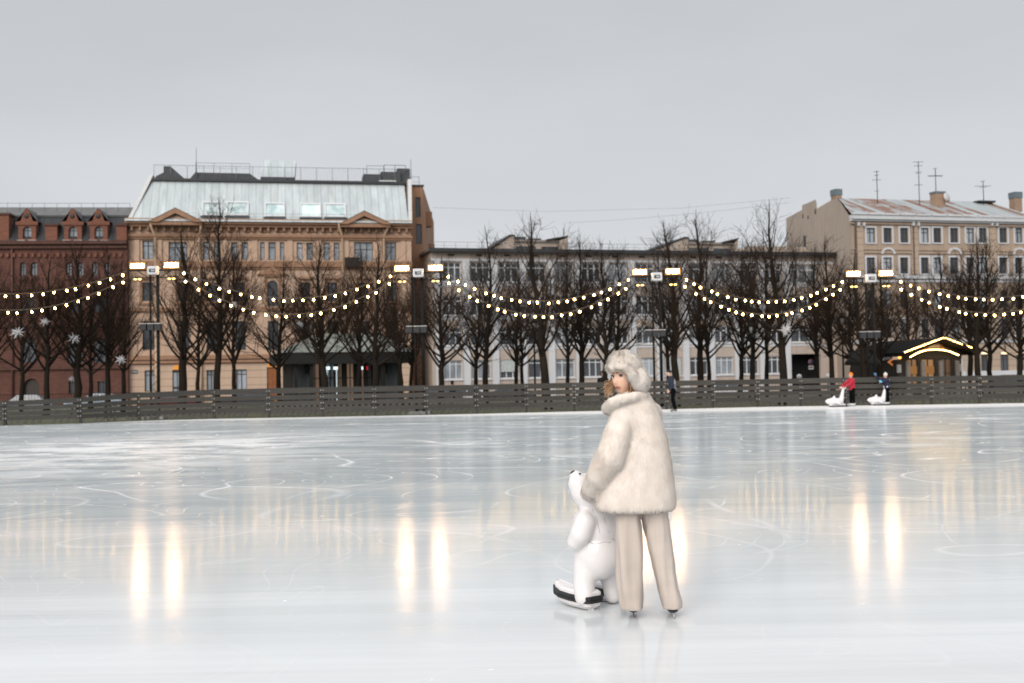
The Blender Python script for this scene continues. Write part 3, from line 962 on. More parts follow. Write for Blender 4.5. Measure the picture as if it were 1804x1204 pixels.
arch = H(FA, 42, 69, 667, 702, True); holes.append(arch)
for xl, xr in ((-60, -40), (121, 138), (172, 188)): holes.append(H(FA, xl, xr, 672, 694, False))
w = MB()
holed_wall(w, 0, L, 0, zE, holes, M_brick, 0.35)
w.quad((L, 0, 0), (L, 12, 0), (L, 12, zE), (L, 0, zE), M_brick); w.quad((0, 12, 0), (0, 0, 0), (0, 0, zE), (0, 12, zE), M_brick)
w.build("wall", t)
for h in holes:
    if h is arch:
        dmb = MB(); dmb.box(h['x0'] + .02, h['x1'] - .02, 0.25, 0.32, 0, h['z1'] - .02, solid("dark_door", (0.03, 0.02, 0.015), 0.6)); dmb.build("door", t)
    else: window(h, t, M_fdark, G_sky if h['z0'] > 9 else G_dark, y=0.2)
tr = MB()
M_bandA = solid("brick_band", (0.085, 0.036, 0.025), 0.85, var=0.3)
for py, hgt, pr_ in ((428, .30, .42), (436, .22, .25), (510, .2, .15), (575, .22, .15), (648, .3, .2)):
    z = FA.z(113, py); tr.box(-.2, L - .01, -pr_, -0.003, z - hgt / 2, z + hgt / 2, M_bandA)
zz = FA.z(113, 449)
x = .3
while x < L - .4:
    tr.box(x, x + .22, -.16, -.003, zz - .2, zz + .12, M_brick2); x += .5
for h in holes[:14]:
    tr.box(h['x0'] - .12, h['x1'] + .12, -.10, -.003, h['z0'] - .35, h['z0'] - .06, M_bandA)
tr.build("cornice", t)
rf = MB()
zt1 = FA.z(113, 381, 1.6); zt2 = FA.z(113, 365.5, 4.5)
rf.quad((-.2, -.25, zE + .16), (L - .02, -.25, zE + .16), (L - .02, 1.6, zt1), (-.2, 1.6, zt1), M_mansard)
rf.quad((-.2, 1.6, zt1), (L - .02, 1.6, zt1), (L - .02, 4.5, zt2), (-.2, 4.5, zt2), M_slate)
rf.quad((-.2, 4.5, zt2), (L - .02, 4.5, zt2), (L - .02, 12, zE), (-.2, 12, zE), M_slate)
rf.poly([(L-.02, -.25, zE+.16), (L-.02, 12, zE), (L-.02, 4.5, zt2), (L-.02, 1.6, zt1)], M_brick)
rf.box(-.2, L - .02, 1.45, 1.65, zt1 - .12, zt1 + .05, M_roofdark)
ro = rf.build("roof", t)
railing(t, 0, L - .3, 2.6, FA.z(113, 374, 2.6), 0.75, 1.0, 1, 0.018)
def dormer(cx, wpx=31):
    mb = MB()
    s = FA.s(cx, 410); hw = FA.s(cx + wpx / 2, 410) - s
    zb, zs, za = FA.z(cx, 424), FA.z(cx, 398), FA.z(cx, 369)
    h = dict(x0=s - .34, x1=s + .34, z0=FA.z(cx, 422), z1=FA.z(cx, 399.5), arch=True)
    holed_wall(mb, s - hw, s + hw, zb, zs + .25, [h], M_brick2, .3, y=-.2)
    mb.prism([(s - hw - .18, zs + .02), (s + hw + .18, zs + .02), (s + hw + .18, zs + .30), (s + hw * .7, zs + .34), (s + .12, za), (s - .12, za), (s - hw * .7, zs + .34), (s - hw - .18, zs + .30)], -.30, -.202, M_brick2)
    mb.box(s - hw, s - hw + .3, -.198, 1.7, zb, zs, M_brick2); mb.box(s + hw - .3, s + hw, -.198, 1.7, zb, zs, M_brick2)
    # gable roof going back
    for sg in (-1, 1):
        mb.quad((s + sg * (hw + .15), -.32, zs + .32), (s, -.32, za + .04), (s, 2.6, za + .04), (s + sg * (hw + .15), 2.6, zs + .32), M_mansard)
    mb.tube([(s, -.308, zs + .75), (s, -.312, zs + .75)], .2, M_roofdark, 12)
    for sg in (-1, 1):
        mb.box(s + sg * (hw - .25) - .32, s + sg * (hw - .25) + .32, -.42, -.2, zb - .12, zb, solid("snow_ledge", (.5, .42, .4), .9))
    d = mb.build("dormer", t)
    window(h, d, M_fdark, G_sky, y=0.0)
for cx in (-380, -280, -170, -78, 49, 129.5, 175): dormer(cx)
for xl, xr in ((81, 102), (206, 224), (-30, 17)):
    mb = MB(); s0, s1 = FA.s(xl, 410), FA.s(xr, 410); yt = 399 if xl > 0 else 380
    zb, zt = FA.z((xl + xr) / 2, 425), FA.z((xl + xr) / 2, yt)
    mb.box(s0, s1, -.22, 1.2, zb, zt, M_brick2); mb.box(s0 - .1, s1 + .1, -.32, 1.3, zt + .002, zt + .18, M_bandA)
    mb.build("parapet_block", t)
pipe = FA.s(22, 500); downpipe(t, [(pipe, -.12, 0), (pipe, -.12, zE - .4)], .09, solid("rusty_pipe", (.12, .05, .04), .7))
props(t)

# ============ B: ochre house =========================================================
FB = Facade(226, 95.0, 727, 99.6)
t = thing("ochre_house", "ornate ochre house with a big pale metal roof and two pediments", "house", FB.o, FB.rz)
M_ochre = mat_plaster("ochre_plaster", (0.50, 0.35, 0.255), .38)
M_ochreR = mat_plaster("ochre_rusticated", (0.52, 0.38, 0.28), .25, .62)
M_ochreT = mat_plaster("ochre_trim", (0.32, 0.185, 0.115), .55)
M_zinc = mat_seamed_roof("pale_zinc_roof", (0.56, 0.61, 0.62), 0, 0.62)
zE = FB.z(476, 396); L = FB.L; zG = FB.z(476, 636)
holesU = []
top = [(251, 270, 424, 457), (297, 330, 427, 460), (358, 369, 426, 458), (377, 388, 426, 458), (407, 418, 427, 458), (426, 437, 427, 458),
       (458, 466, 427, 458.5), (473, 486, 427, 458.5), (493, 501, 427, 458.5), (523, 533, 428, 459), (540, 551, 428, 459), (570, 581, 428, 459),
       (588, 598, 428, 459), (624, 657, 427, 472), (680, 698, 427, 459)]
for a in top: holesU.append(H(FB, *a))
mid = [(251, 270, 498, 531, 0), (313, 333, 498, 531, 0), (364, 382, 498, 531, 0), (414, 432, 498, 531, 0), (471, 490, 494, 540, 1), (530, 547, 498, 531, 0), (577, 594, 498, 531, 0), (632, 650, 498, 531, 0), (683, 700, 498, 531, 0)]
for a in mid: holesU.append(H(FB, *a[:4], arch=bool(a[4])))
for xl, xr in ((251, 272), (313, 334), (364, 383), (414, 433), (472, 491), (530, 548), (577, 596), (632, 652), (683, 702)):
    holesU.append(H(FB, xl, xr, 566, 617))
holesG = [H(FB, 255, 272, 653, 690), H(FB, 364, 380, 652, 690), H(FB, 416, 435, 651, 690), H(FB, 530, 548, 652, 690), H(FB, 577, 596, 652, 690), H(FB, 632, 652, 652, 690), H(FB, 683, 700, 652, 690)]
doors = [H(FB, 304, 320, 652, 700), H(FB, 470, 492, 647, 700)]
for d_ in doors: d_['z0'] = 0.02
w = MB()
holed_wall(w, 0, L, zG, zE, holesU, M_ochre, .3)
holed_wall(w, 0, L, 0, zG - .002, holesG + doors, M_ochreR, .3, y=-.08)
w.box(0, L, -.079, 0, zG - .004, zG - .0025, M_ochreT)
w.quad((L, -.08, 0), (L - .3, 12, 0), (L - .3, 12, zE), (L, -.08, zE), M_ochre)
w.quad((0, 12, 0), (0, -.08, 0), (0, -.08, zE), (0, 12, zE), M_ochre)
w.build("wall", t)
for i, h in enumerate(holesU):
    wide = h['x1'] - h['x0'] > 1.3
    window(h, t, M_fdark, G_sky if i < 15 else G_dark, y=.18, mull=(2,) if wide else ((1,) if h['x1'] - h['x0'] > .75 else (0,)), tr=(.72,), fw=.055)
for h in holesG: window(h, t, M_fdark, G_sky, y=.12, mull=(1,), tr=(.78,))
for h, nm, cm in ((doors[0], "door", (0.035, 0.03, 0.028)), (doors[1], "door", (0.26, 0.085, 0.022))):
    m_ = solid("door_%d" % int(cm[0] * 1000), cm, .5)
    mb = MB(); mb.box(h['x0'] + .01, h['x1'] - .01, .1, .17, .02, h['z1'] - .01, m_)
    for k in (0.04, .53):
        x0 = h['x0'] + (h['x1'] - h['x0']) * k; x1 = x0 + (h['x1'] - h['x0']) * .43
        for za, zb in ((.25, .5), (.56, .93)):
            mb.box(x0 + .03, x1, .07, .0995, h['z1'] * za, h['z1'] * zb, m_ if cm[0] > .1 else G_sky)
    do = mb.build(nm, t)
    mb = MB(); zl = h['z1'] + .02
    lamp = arc_pts(h['x0'] + .05, h['x1'] - .05, zl, zl + (.62 if cm[0] > .1 else .35))
    mb.prism(lamp, -.2 if cm[0] < .1 else -.082, -.081 if cm[0] > .1 else -.1, emit("orange_fanlight", (1.0, .40, .06), .85))
    mb.build("fanlight", do)
# trim: cornices, string courses, hoods, pilasters
tr = MB()
def band(py, hgt, pr_, m=M_ochreT, s0=-.12, s1=None, pxc=476, y1=-.003):
    z = FB.z(pxc, py); tr.box(s0, L + .12 if s1 is None else s1, -pr_, y1, z - hgt / 2, z + hgt / 2, m)
band(393, .45, .75); band(399, .3, .5); band(417, .22, .35); band(421, .18, .22)
band(466, .5, .28); band(473, .2, .14); band(545, .3, .2); band(628, .35, .25); band(636, .2, .33, y1=-.083)
for h in holesU[15:24]:
    s0, s1 = h['x0'] - .22, h['x1'] + .22
    tr.box(s0, s1, -.22, -.003, h['z1'] + .28, h['z1'] + .45, M_ochreT)
    tr.box(s0, s0 + .18, -.1, -.003, h['z0'] - .1, h['z1'] + .276, M_ochreT); tr.box(s1 - .18, s1, -.1, -.003, h['z0'] - .1, h['z1'] + .276, M_ochreT)
    tr.box(s0 - .05, s1 + .05, -.18, -.003, h['z0'] - .3, h['z0'] - .12, M_ochreT)
h = holesU[19]; c = (h['x0'] + h['x1']) / 2
tr.prism([(c - 1.35, h['z1'] + .455), (c + 1.35, h['z1'] + .455), (c, h['z1'] + 1.15)], -.3, -.004, M_ochreT)
for px in (241, 281, 345, 396, 449, 511, 561, 610, 668, 710, 720):     # flat pilasters of the top floor
    s = FB.s(px, 440); tr.box(s - .22, s + .22, -.12, -.003, FB.z(px, 461), FB.z(px, 423), M_ochre)
for i in range(36):
    s = .4 + i * (L - .8) / 35
    tr.box(s - .09, s + .09, -.46, -.004, FB.z(476, 398) - .55, FB.z(476, 398) - .2, M_ochreT)
for px in (315, 345, 372, 405, 437, 466, 494, 520, 548, 576, 602, 630):
    s = FB.s(px, 408); z = FB.z(px, 408)
    tr.ball((s, -.02, z), (.28, .1, .16), M_ochreT, 8, 5)
tr.build("cornice", t)
for xl, xr, ax, ay, by in ((268, 357, 311, 370.5, 394), (600, 686, 640, 375.5, 398)):
    pm = MB()
    s0, s1, sa = FB.s(xl, by), FB.s(xr, by), FB.s(ax, ay); zb, za = FB.z((xl + xr) / 2, by), FB.z(ax, ay)
    pm.prism([(s0 + .5, zb), (s1 - .5, zb), (sa, za - .55)], -.80, .2, M_ochre)
    for (p, q) in (((s0 - .15, zb - .02), (sa, za)), ((s1 + .15, zb - .02), (sa, za))):
        sg = 1 if q[0] > p[0] else -1
        pm.prism([p, (p[0] + .75 * sg, p[1]), (q[0], q[1] - .42), q], -1.2, -.2, M_ochreT)
        pm.quad((p[0], -1.24, p[1] + .04), (q[0], -1.24, q[1] + .04), (q[0], 1.8, q[1] + .04), (p[0], 1.8, p[1] + .04), M_zinc)
    pm.box(s0, s1, -1.0, -.76, zb - .25, zb - .003, M_ochreT)
    pm.build("pediment", t)
# mansard roof
rd = 2.3
zr = FB.z(476, 322, rd)
A0 = (FB.s(231, 385), -.7, zE + .22); B0 = (FB.s(718, 391), -.7, zE + .22)
A1 = (FB.s(270, 319, rd), rd, zr); B1 = (FB.s(712, 326, rd), rd, zr)
rf = MB()
rf.quad(A0, B0, B1, A1, M_zinc)
rf.quad((A0[0], 12, A0[2]), A0, A1, (A1[0], 12, zr), M_zinc)
rf.quad(B0, (B0[0], 12, B0[2]), (B1[0], 12, zr), B1, M_zinc)
rf.quad(A1, B1, (B1[0], 12, zr), (A1[0], 12, zr), M_roofdark)
rf.box(A1[0] - .1, B1[0] + .05, rd - .25, rd + .1, zr + .003, zr + .22, M_roofdark)
rf.box(A0[0] - .4, B0[0] + .3, -.95, -.72, zE + .1, zE + .26, M_zinc)
# raised fire-wall strips at both ends
M_fire = solid("pale_firewall", (0.55, 0.55, 0.54), .8, var=.12)
sw = .32
rf.add([(B0[0], -.75, B0[2]), (B0[0] + sw, -.75, B0[2]), (B1[0] + .35 + sw, rd, zr + .5), (B1[0] + .35, rd, zr + .5),
        (B0[0], 0.6, B0[2]), (B0[0] + sw, 0.6, B0[2]), (B1[0] + .35 + sw, rd + 1.2, zr + .5), (B1[0] + .35, rd + 1.2, zr + .5)],
       [(0,1,2,3),(7,6,5,4),(0,3,7,4),(1,5,6,2),(3,2,6,7)], M_fire)
rf.add([(A0[0] - .2, -.75, A0[2]), (A0[0] + .1, -.75, A0[2]), (A1[0], rd, zr + .5), (A1[0] - .3, rd, zr + .5),
        (A0[0] - .2, 0.6, A0[2]), (A0[0] + .1, 0.6, A0[2]), (A1[0], rd + 1.2, zr + .5), (A1[0] - .3, rd + 1.2, zr + .5)],
       [(0,1,2,3),(7,6,5,4),(0,3,7,4),(1,5,6,2),(3,2,6,7)], M_fire)
ro = rf.build("roof", t)
def on_roof(px, py):
    """point on the sloped roof plane seen at a photo pixel -> local xyz"""
    slope = (rd + .7) / (zr - A0[2])
    d = 0.8
    for _ in range(12):
        s, z = FB.m(px, py, d); d = -.7 + (z - A0[2]) * slope
    return s, d, z
for xl, xr, yt, yb in ((355, 391, 357, 381), (398, 438, 357, 381), (466, 502, 359, 383), (529, 566, 360, 384), (572, 610, 360, 384)):
    (a, d0, z0) = on_roof(xl, yb); (b, _, _) = on_roof(xr, yb); (_, d1, z1) = on_roof((xl + xr) / 2, yt)
    mb = MB(); off = -.10
    def fr(x0, x1, f0, f1, o_, m_):
        y0, y1 = d0 + (d1 - d0) * f0, d0 + (d1 - d0) * f1; q0, q1 = z0 + (z1 - z0) * f0, z0 + (z1 - z0) * f1
        mb.add([(x0, y0 - o_, q0 + o_ * .6), (x1, y0 - o_, q0 + o_ * .6), (x1, y1 - o_, q1 + o_ * .6), (x0, y1 - o_, q1 + o_ * .6), (x0, y0, q0), (x1, y0, q0), (x1, y1, q1), (x0, y1, q1)],
               [(0,1,2,3),(0,4,5,1),(1,5,6,2),(2,6,7,3),(3,7,4,0)], m_)
    wd = b - a
    fr(a, a + .12, 0, 1, .14, M_fwhite); fr(b - .12, b, 0, 1, .14, M_fwhite); fr(a + .12, b - .12, 0, .1, .14, M_fwhite); fr(a + .12, b - .12, .9, 1, .14, M_fwhite)
    o = mb.build("skylight", ro)
    mb = MB(); fr(a + .11, b - .11, .08, .92, .07, G_teal); mb.build("pane", o)
    mb = MB(); mb.box(a - .1, b + .1, d0 - .35, d0 - .15, z0 - .12, z0 - .04, M_roofdark); mb.build("ledge", o)
railing(t, A0[0] + 4, B0[0] - 4, -.55, zE + .3, .55, 1.5, 2, .012, "eaves_railing")
yr = rd + .6
zt_ = zr + .15
railing(t, A1[0], B1[0] + .6, yr, zt_, FB.z(500, 295, yr) - zt_, 1.35, 1, .02, "terrace_railing", fine=.2)
# terrace structures
def tb(xl, xr, yt, yb, d, m, dep=2.0, nm="roof_cabin"):
    mb = MB(); s0, s1 = FB.s(xl, (yt + yb) / 2, d), FB.s(xr, (yt + yb) / 2, d); mb.box(s0, s1, d, d + dep, FB.z((xl + xr) / 2, yb, d), FB.z((xl + xr) / 2, yt, d), m)
    return mb.build(nm, t, bevel=.02)
M_cab = solid("slate_cladding", (0.05, 0.055, 0.06), .6, var=.3)
mb = MB(); d = 3.2
P = [FB.m(288, 293, d), FB.m(300, 293, d), FB.m(324, 314, d), FB.m(324, 320, d), FB.m(274, 320, d), FB.m(274, 311, d), FB.m(288, 304, d)]
mb.prism([(s, z) for s, z in P][::-1], d, d + 3, M_cab); mb.build("stair_hatch", t)
mb = MB()
P = [FB.m(344, 304, d), FB.m(440, 306, d), FB.m(458, 319, d), FB.m(458, 322, d), FB.m(336, 321, d), FB.m(336, 313, d)]
mb.prism([(s, z) for s, z in P][::-1], d, d + 4, M_cab); mb.build("stair_hatch", t)
railing(t, FB.s(345, 300, d), FB.s(440, 300, d), d - .05, FB.z(392, 306, d), .9, 1.2, 2, .02, "hatch_railing")
# sloped glass house
mb = MB(); d = 3.0
a0, a1, b0, b1 = FB.m(457, 311, d), FB.m(519, 312, d), FB.m(464, 282.5, d + 1.6), FB.m(522, 283.5, d + 1.6)
mb.quad((a0[0], d, a0[1]), (a1[0], d, a0[1]), (b1[0], d + 1.6, b0[1]), (b0[0], d + 1.6, b0[1]), M_zinc)
mb.quad((b0[0], d + 1.6, b0[1]), (b1[0], d + 1.6, b0[1]), (b1[0], d + 3.5, b0[1] - .3), (b0[0], d + 3.5, b0[1] - .3), M_zinc)
zb = zr + .1
mb.quad((a0[0] + .1, d + .05, zb), (a1[0], d + .05, zb), (a1[0], d + .05, a0[1] - .02), (a0[0] + .1, d + .05, a0[1] - .02), M_cab)
mb.poly([(a1[0], d + .05, zb), (a1[0], d + 3.5, zb), (b1[0], d + 3.5, b0[1] - .32), (b1[0], d + 1.6, b0[1] - .02), (a1[0], d + .05, a0[1] - .02)], M_cab)
gh = mb.build("roof_cabin", t)
mb = MB(); mb.box(a0[0] + .3, a1[0] - .5, d - .02, d + .03, zb + .1, a0[1] - .12, G_dark); mb.build("glazing", gh)
tb(640, 672, 307, 320, d, M_cab); tb(671, 706, 303, 322, d + .2, M_cab); tb(668, 698, 318, 325, d - .6, M_fire, .5, "vent_box"); tb(700, 722, 297, 322, d + .6, M_cab, 1.5)
railing(t, FB.s(646, 300, d), FB.s(676, 300, d), d, FB.z(660, 307, d), .75, .8, 1, .025, "hatch_railing")
railing(t, FB.s(677, 300, d), FB.s(715, 300, d), d + .2, FB.z(690, 303, d + .2), .6, .9, 1, .03, "hatch_railing")
for px, yt, yb in ((346, 260, 320), (724, 281, 320)):
    mb = MB(); s = FB.s(px, 300, d); mb.tube([(s, d, FB.z(px, yb, d)), (s, d, FB.z(px, yt, d))], [.045, .02], M_rail, 6); mb.build("aerial_mast", t)
for px, bend in ((268, 6), (355, -3), (597, 6), (683, -7)):
    s = FB.s(px, 400); s2 = FB.s(px + bend, 425)
    downpipe(t, [(s, -.8, FB.z(px, 393)), (s, -.8, FB.z(px, 402)), (s2, -.2, FB.z(px, 416)), (s2, -.2, FB.z(px, 640)), (s2, -.3, FB.z(px, 642)), (s2, -.3, .3)], .11, mat_plaster("pipe_paint%d" % px, (.50, .36, .25), .2))
mb = MB(); M_plate = solid("blue_plate", (0.03, 0.035, 0.06), .4)
a, b = FB.s(232, 655), FB.s(243, 655); zc = FB.z(237, 655.5)
mb.box(a, b, -.12, -.083, zc - .14, zc + .14, M_plate)
for k in range(5):
    x0 = a + .07 + k * .085; mb.box(x0, x0 + .05, -.124, -.1205, zc - .045, zc + .05, M_fwhite)
mb.build("street_plate", t)
mb = MB(); s = FB.s(652, 478); mb.box(FB.s(607, 465), FB.s(632, 465), -.7, -.3, FB.z(620, 472), FB.z(620, 455), solid("balcony_plants", (.025, .02, .015), .95)); mb.build("balcony_box", t)

# ============ E: orange block behind =================================================
FE = Facade(724, 104, 734.5, 104.1)
t = thing("orange_block", "narrow orange-brown block with two tall dark windows behind the ochre house", "house", FE.o, FE.rz)
M_orange = mat_plaster("orange_render", (0.35, 0.195, 0.12), .3)
zt = FE.z(740, 329); w = MB()
s0, s1 = FE.s(715, 400), FE.s(746, 400)
holes = [H(FE, 732, 741, 348, 383), H(FE, 733, 743, 395, 430)]
holed_wall(w, s0, s1, 0, zt, holes, M_orange, .3)
pts = [(s1, 0.0), ]
q = at(765, 440, 126); loc = Vector((q.x, q.y, 0)) - FE.o; bx = loc.dot(FE.u); by = loc.dot(FE.n)
w.quad((s1, 0, 0), (bx, by, 0), (bx, by, zt - .3), (s1, 0, zt), M_orange)
w.quad((s0, 0, zt), (s1, 0, zt), (bx, by, zt - .3), (s0, by, zt - .3), M_roofdark)
w.build("wall", t)
for h in holes: window(h, t, M_roofdark, G_dark, y=.15, mull=(0,), tr=())
for k in range(4):
    mb = MB(); f = .25 + .2 * k; x = s1 + (bx - s1) * f; y = by * f
    mb.box(x - .1, x + .5, y - .6, y + .6, zt - 3 - 2.6 * k, zt - 1.6 - 2.6 * k, M_orange); mb.build("balcony", t)
railing(t, s0, s1 - .3, .3, zt, .95, .8, 2, .02)
mb = MB(); mb.box(s0 - .1, s1 + .1, -.12, .2, zt + .002, zt + .15, M_roofdark); mb.build("roof_edge", t)

# ============ C: long low house with white pilasters =================================
FC = Facade(762, 100.3, 1476, 110.2)
t = thing("long_low_house", "long flat-roofed pale house with white pilasters and window bands in the middle", "house", FC.o, FC.rz)
M_beige = mat_plaster("beige_plaster", (0.44, 0.37, 0.32), .35)
M_wht = mat_plaster("white_pilaster", (0.56, 0.57, 0.59), .25)
zE = FC.z(1120, 447.5); L = FC.L
sA, sB = FC.s(821, 520), FC.s(1385, 520); per = (sB - sA) / 12
pil = [sA + per * k for k in range(-1, 13)]
pil[0] = FC.s(772, 520)
rowsC = [(466, 498, G_dark), (523, 555, G_dark), (577, 606, G_dark), (632, 663, G_sky)]
holes = []; meta = []
gate = dict(x0=FC.s(1380, 640), x1=FC.s(1446, 640), z0=0.02, z1=FC.z(1412, 624))
for ri, (yt, yb, gm) in enumerate(rowsC):
    zt_, zb_ = FC.z(1120, yt - 1), FC.z(1120, yb)
    for k in range(len(pil)):
        a = pil[k] + .42; b = (pil[k+1] - .42) if k + 1 < len(pil) else FC.s(1440, 520)
        if k + 1 == len(pil) and ri == 3: continue
        holes.append(dict(x0=a, x1=b, z0=zb_, z1=zt_)); meta.append((ri, k, gm))
w = MB()
holed_wall(w, 0, L, 0, zE, holes + [gate], M_beige, .3)
w.quad((L, 0, 0), (L, 14, 0), (L, 14, zE), (L, 0, zE), M_beige)
w.quad((0, 14, 0), (0, 0, 0), (0, 0, zE), (0, 14, zE), M_beige)
w.build("wall", t)
M_blind = solid("pale_blind", (0.42, 0.45, 0.44), .8)
for h, (ri, k, gm) in zip(holes, meta):
    lit = (ri == 0 and k in (2, 3))
    q = rng.random()
    g_ = gm if ri == 3 and k in (0, 1) else (G_dark if q < .8 else G_sky)
    o = window(h, t, M_fwhite, g_, y=.16, mull=(2,), tr=(.74,) if ri < 3 else (.80,), fw=.075, bw=.04, sill=M_wht)
    if ri == 3 and k in (2, 8):
        b = MB(); b.box(h['x0'] + .05, h['x1'] - .05, .06, .09, h['z0'] + (h['z1'] - h['z0']) * (.35 if k == 2 else .02), h['z1'] - .02, M_blind); b.build("blind", o)
    if ri == 0 and k in (1, 2):
        b = MB(); b.box(h['x0'] + .25, h['x1'] - .3, .214, .22, h['z1'] - .30, h['z1'] - .14, emit("ceiling_tube", (1, .8, .5), .9)); b.build("ceiling_lamp", o)
pm = MB()
for s in pil: pm.box(s - .30, s + .30, -.16, -.003, 0, FC.z(1120, 462), M_wht)
pm.box(-.05, L + .05, -.10, -.003, FC.z(1120, 463), FC.z(1120, 459), M_wht)
pm.build("pilasters", t)
bd = MB()
for (yt, yb, _) in rowsC[:3]:
    bd.box(pil[0] + .31, L - .5, -.05, -.003, FC.z(1120, yb + 1) - .32, FC.z(1120, yb + 1) - .14, M_wht)
bd.build("string_course", t)
rf = MB(); rf.box(-.3, L + .25, -.75, 14, zE + .003, zE + .22, solid("roof_slab", (.16, .13, .11), .8)); rf.box(-.3, L + .25, -.78, -.752, zE - .05, zE + .26, M_roofdark)
ro = rf.build("roof", t)
vm = MB()
for k in range(13):
    s = FC.s(794.5, 452) + k * per * .985
    vm.box(s - .3, s + .3, -.02, -.004, FC.z(1120, 454.5), FC.z(1120, 451), M_black)
vm.build("eaves_vents", t)
railing(t, .1, FC.s(1300, 440), -.3, zE + .22, .62, 1.05, 2, .016)
M_pent = mat_plaster("penthouse_render", (0.40, 0.335, 0.28), .4)
def penthouse(x0, x1, xl_, xr_, yw_t, d=3.0, flip=False, wl=()):
    mb = MB(); zb = zE + .22
    s0, s1 = FC.s(x0, 430, d), FC.s(x1, 430, d); a, b = FC.s(xl_, 430, d), FC.s(xr_, 430, d)
    zf = FC.z((x0 + x1) / 2, yw_t, d)
    hs = [H(FC, *q, d=d) for q in wl]
    holed_wall(mb, a, b, zb, zf, hs, M_pent, .3, y=d)
    zl0, zl1 = FC.z(x0, yw_t + 5, d), FC.z(xl_, yw_t - 9, d)
    mb.prism([(s0, zb), (a, zb), (a, zl1), (a - .35, zl1 + .05), (s0, zl0)], d - .4, d + 6, M_pent)
    mb.prism([(s0 - .1, zl0 + .003), (a - .35, zl1 + .055), (a + .05, zl1 + .003), (a + .05, zl1 + .13), (a - .38, zl1 + .2), (s0 - .1, zl0 + .14)], d - .5, d + 6, M_roofdark)
    mb.prism([(b, zb), (s1, zb), (s1, FC.z(x1, yw_t - 8, d)), (b, FC.z(xr_, yw_t - 2, d))], d - .4, d + 6, M_pent)
    mb.prism([(b - 1.3, zf + .1), (s1 + .06, FC.z(x1, yw_t - 8, d) + .01), (s1 + .06, FC.z(x1, yw_t - 8, d) + .14), (b - 1.3, zf + .24)], d - .5, d + 5, M_roofdark)
    mb.box(a + .002, b - .002, d - .25, d + 6, zf + .003, zf + .2, solid("penthouse_slab", (.22, .19, .17), .8))
    o = mb.build("penthouse", t)
    for h in hs:
        wb = MB(); wb.quad((h['x0'], d + .2, h['z0']), (h['x1'], d + .2, h['z0']), (h['x1'], d + .2, h['z1']), (h['x0'], d + .2, h['z1']), G_dark); wb.build("glazing", o)
    vb = MB(); vb.box(a + .2, a + 1.5, d + 1, d + 2, zf + .2, zf + .62, M_cab); vb.box(b - 2.6, b - 1.4, d + 1, d + 2, zf + .2, zf + .5, M_cab); vb.build("vent_box", o)
penthouse(878, 998, 904, 984, 427, wl=[(909, 945, 434, 444), (954, 989, 435, 444)])
penthouse(1167, 1297, 1210, 1291, 431, wl=[(1214, 1248, 437, 445), (1257, 1289, 438, 446)])
mb = MB(); d = 3.0
P = [FC.m(1302, 447, d), FC.m(1308, 440, d), FC.m(1326, 433, d), FC.m(1425, 436, d), FC.m(1425, 452, d), FC.m(1302, 452, d)]
mb.prism([(s, z) for s, z in P][::-1], d, d + 5, M_pent); mb.build("penthouse", t)
for px, yt in ((932.5, 391), (993, 403)):
    mb = MB(); s = FC.s(px, 420, 3.5); zb = FC.z(px, 425, 3.5); z1 = FC.z(px, yt, 3.5); mb.tube([(s, 3.5, zb), (s, 3.5, z1)], .035, M_roofdark, 5)
    if px < 950: mb.tube([(s, 3.5, z1 - .25), (s + 1.2, 3.5, z1 - .2)], .025, M_roofdark, 4)
    mb.build("aerial_mast", t)
gt = MB(); gt.box(gate['x0'] + .01, gate['x1'] - .01, 2.2, 2.3, .02, gate['z1'], solid("dark_gate", (.008, .008, .009), .7))
for k in range(14):
    x = gate['x0'] + .2 + k * (gate['x1'] - gate['x0'] - .4) / 13; gt.box(x - .03, x + .03, 2.14, 2.197, .05, gate['z1'] - .3, M_pole)
for sx in (gate['x0'] + .004, gate['x1'] - .012): gt.box(sx, sx + .008, .31, 2.2, .02, gate['z1'] - .005, solid("dark_reveal", (.012, .012, .012), .8))
gt.box(gate['x0'], gate['x1'], .31, 2.2, gate['z1'] - .02, gate['z1'] - .005, solid("dark_reveal", (.012, .012, .012), .8))
gt.build("gate", t)
d = .6
sg = MB(); s, z = FC.m(1428.5, 638, d); r_ = .29
M_red = solid("faded_sign_red", (.16, .05, .055), .5); M_plw = solid("sign_white", (.38, .38, .38), .5)
sg.tube([(s, .6, z), (s, .62, z)], r_, M_red, 20); sg.tube([(s, .595, z), (s, .599, z)], r_ * .68, solid("sign_blue", (.05, .06, .14), .5), 20)
sg.box(s - .27, s + .27, .585, .6, z - .72, z - .36, M_plw)
for k in range(4): sg.box(s - .2 + k * .1, s - .13 + k * .1, .578, .583, z - .6, z - .46, M_pole)
sg.tube([(s, .63, 0), (s, .63, z + .3)], .03, M_pole, 6)
props(sg.build("no_parking_sign", None, FC.o, FC.rz), "faded round red-rimmed sign with a white plate below inside the dark gateway", "road sign")

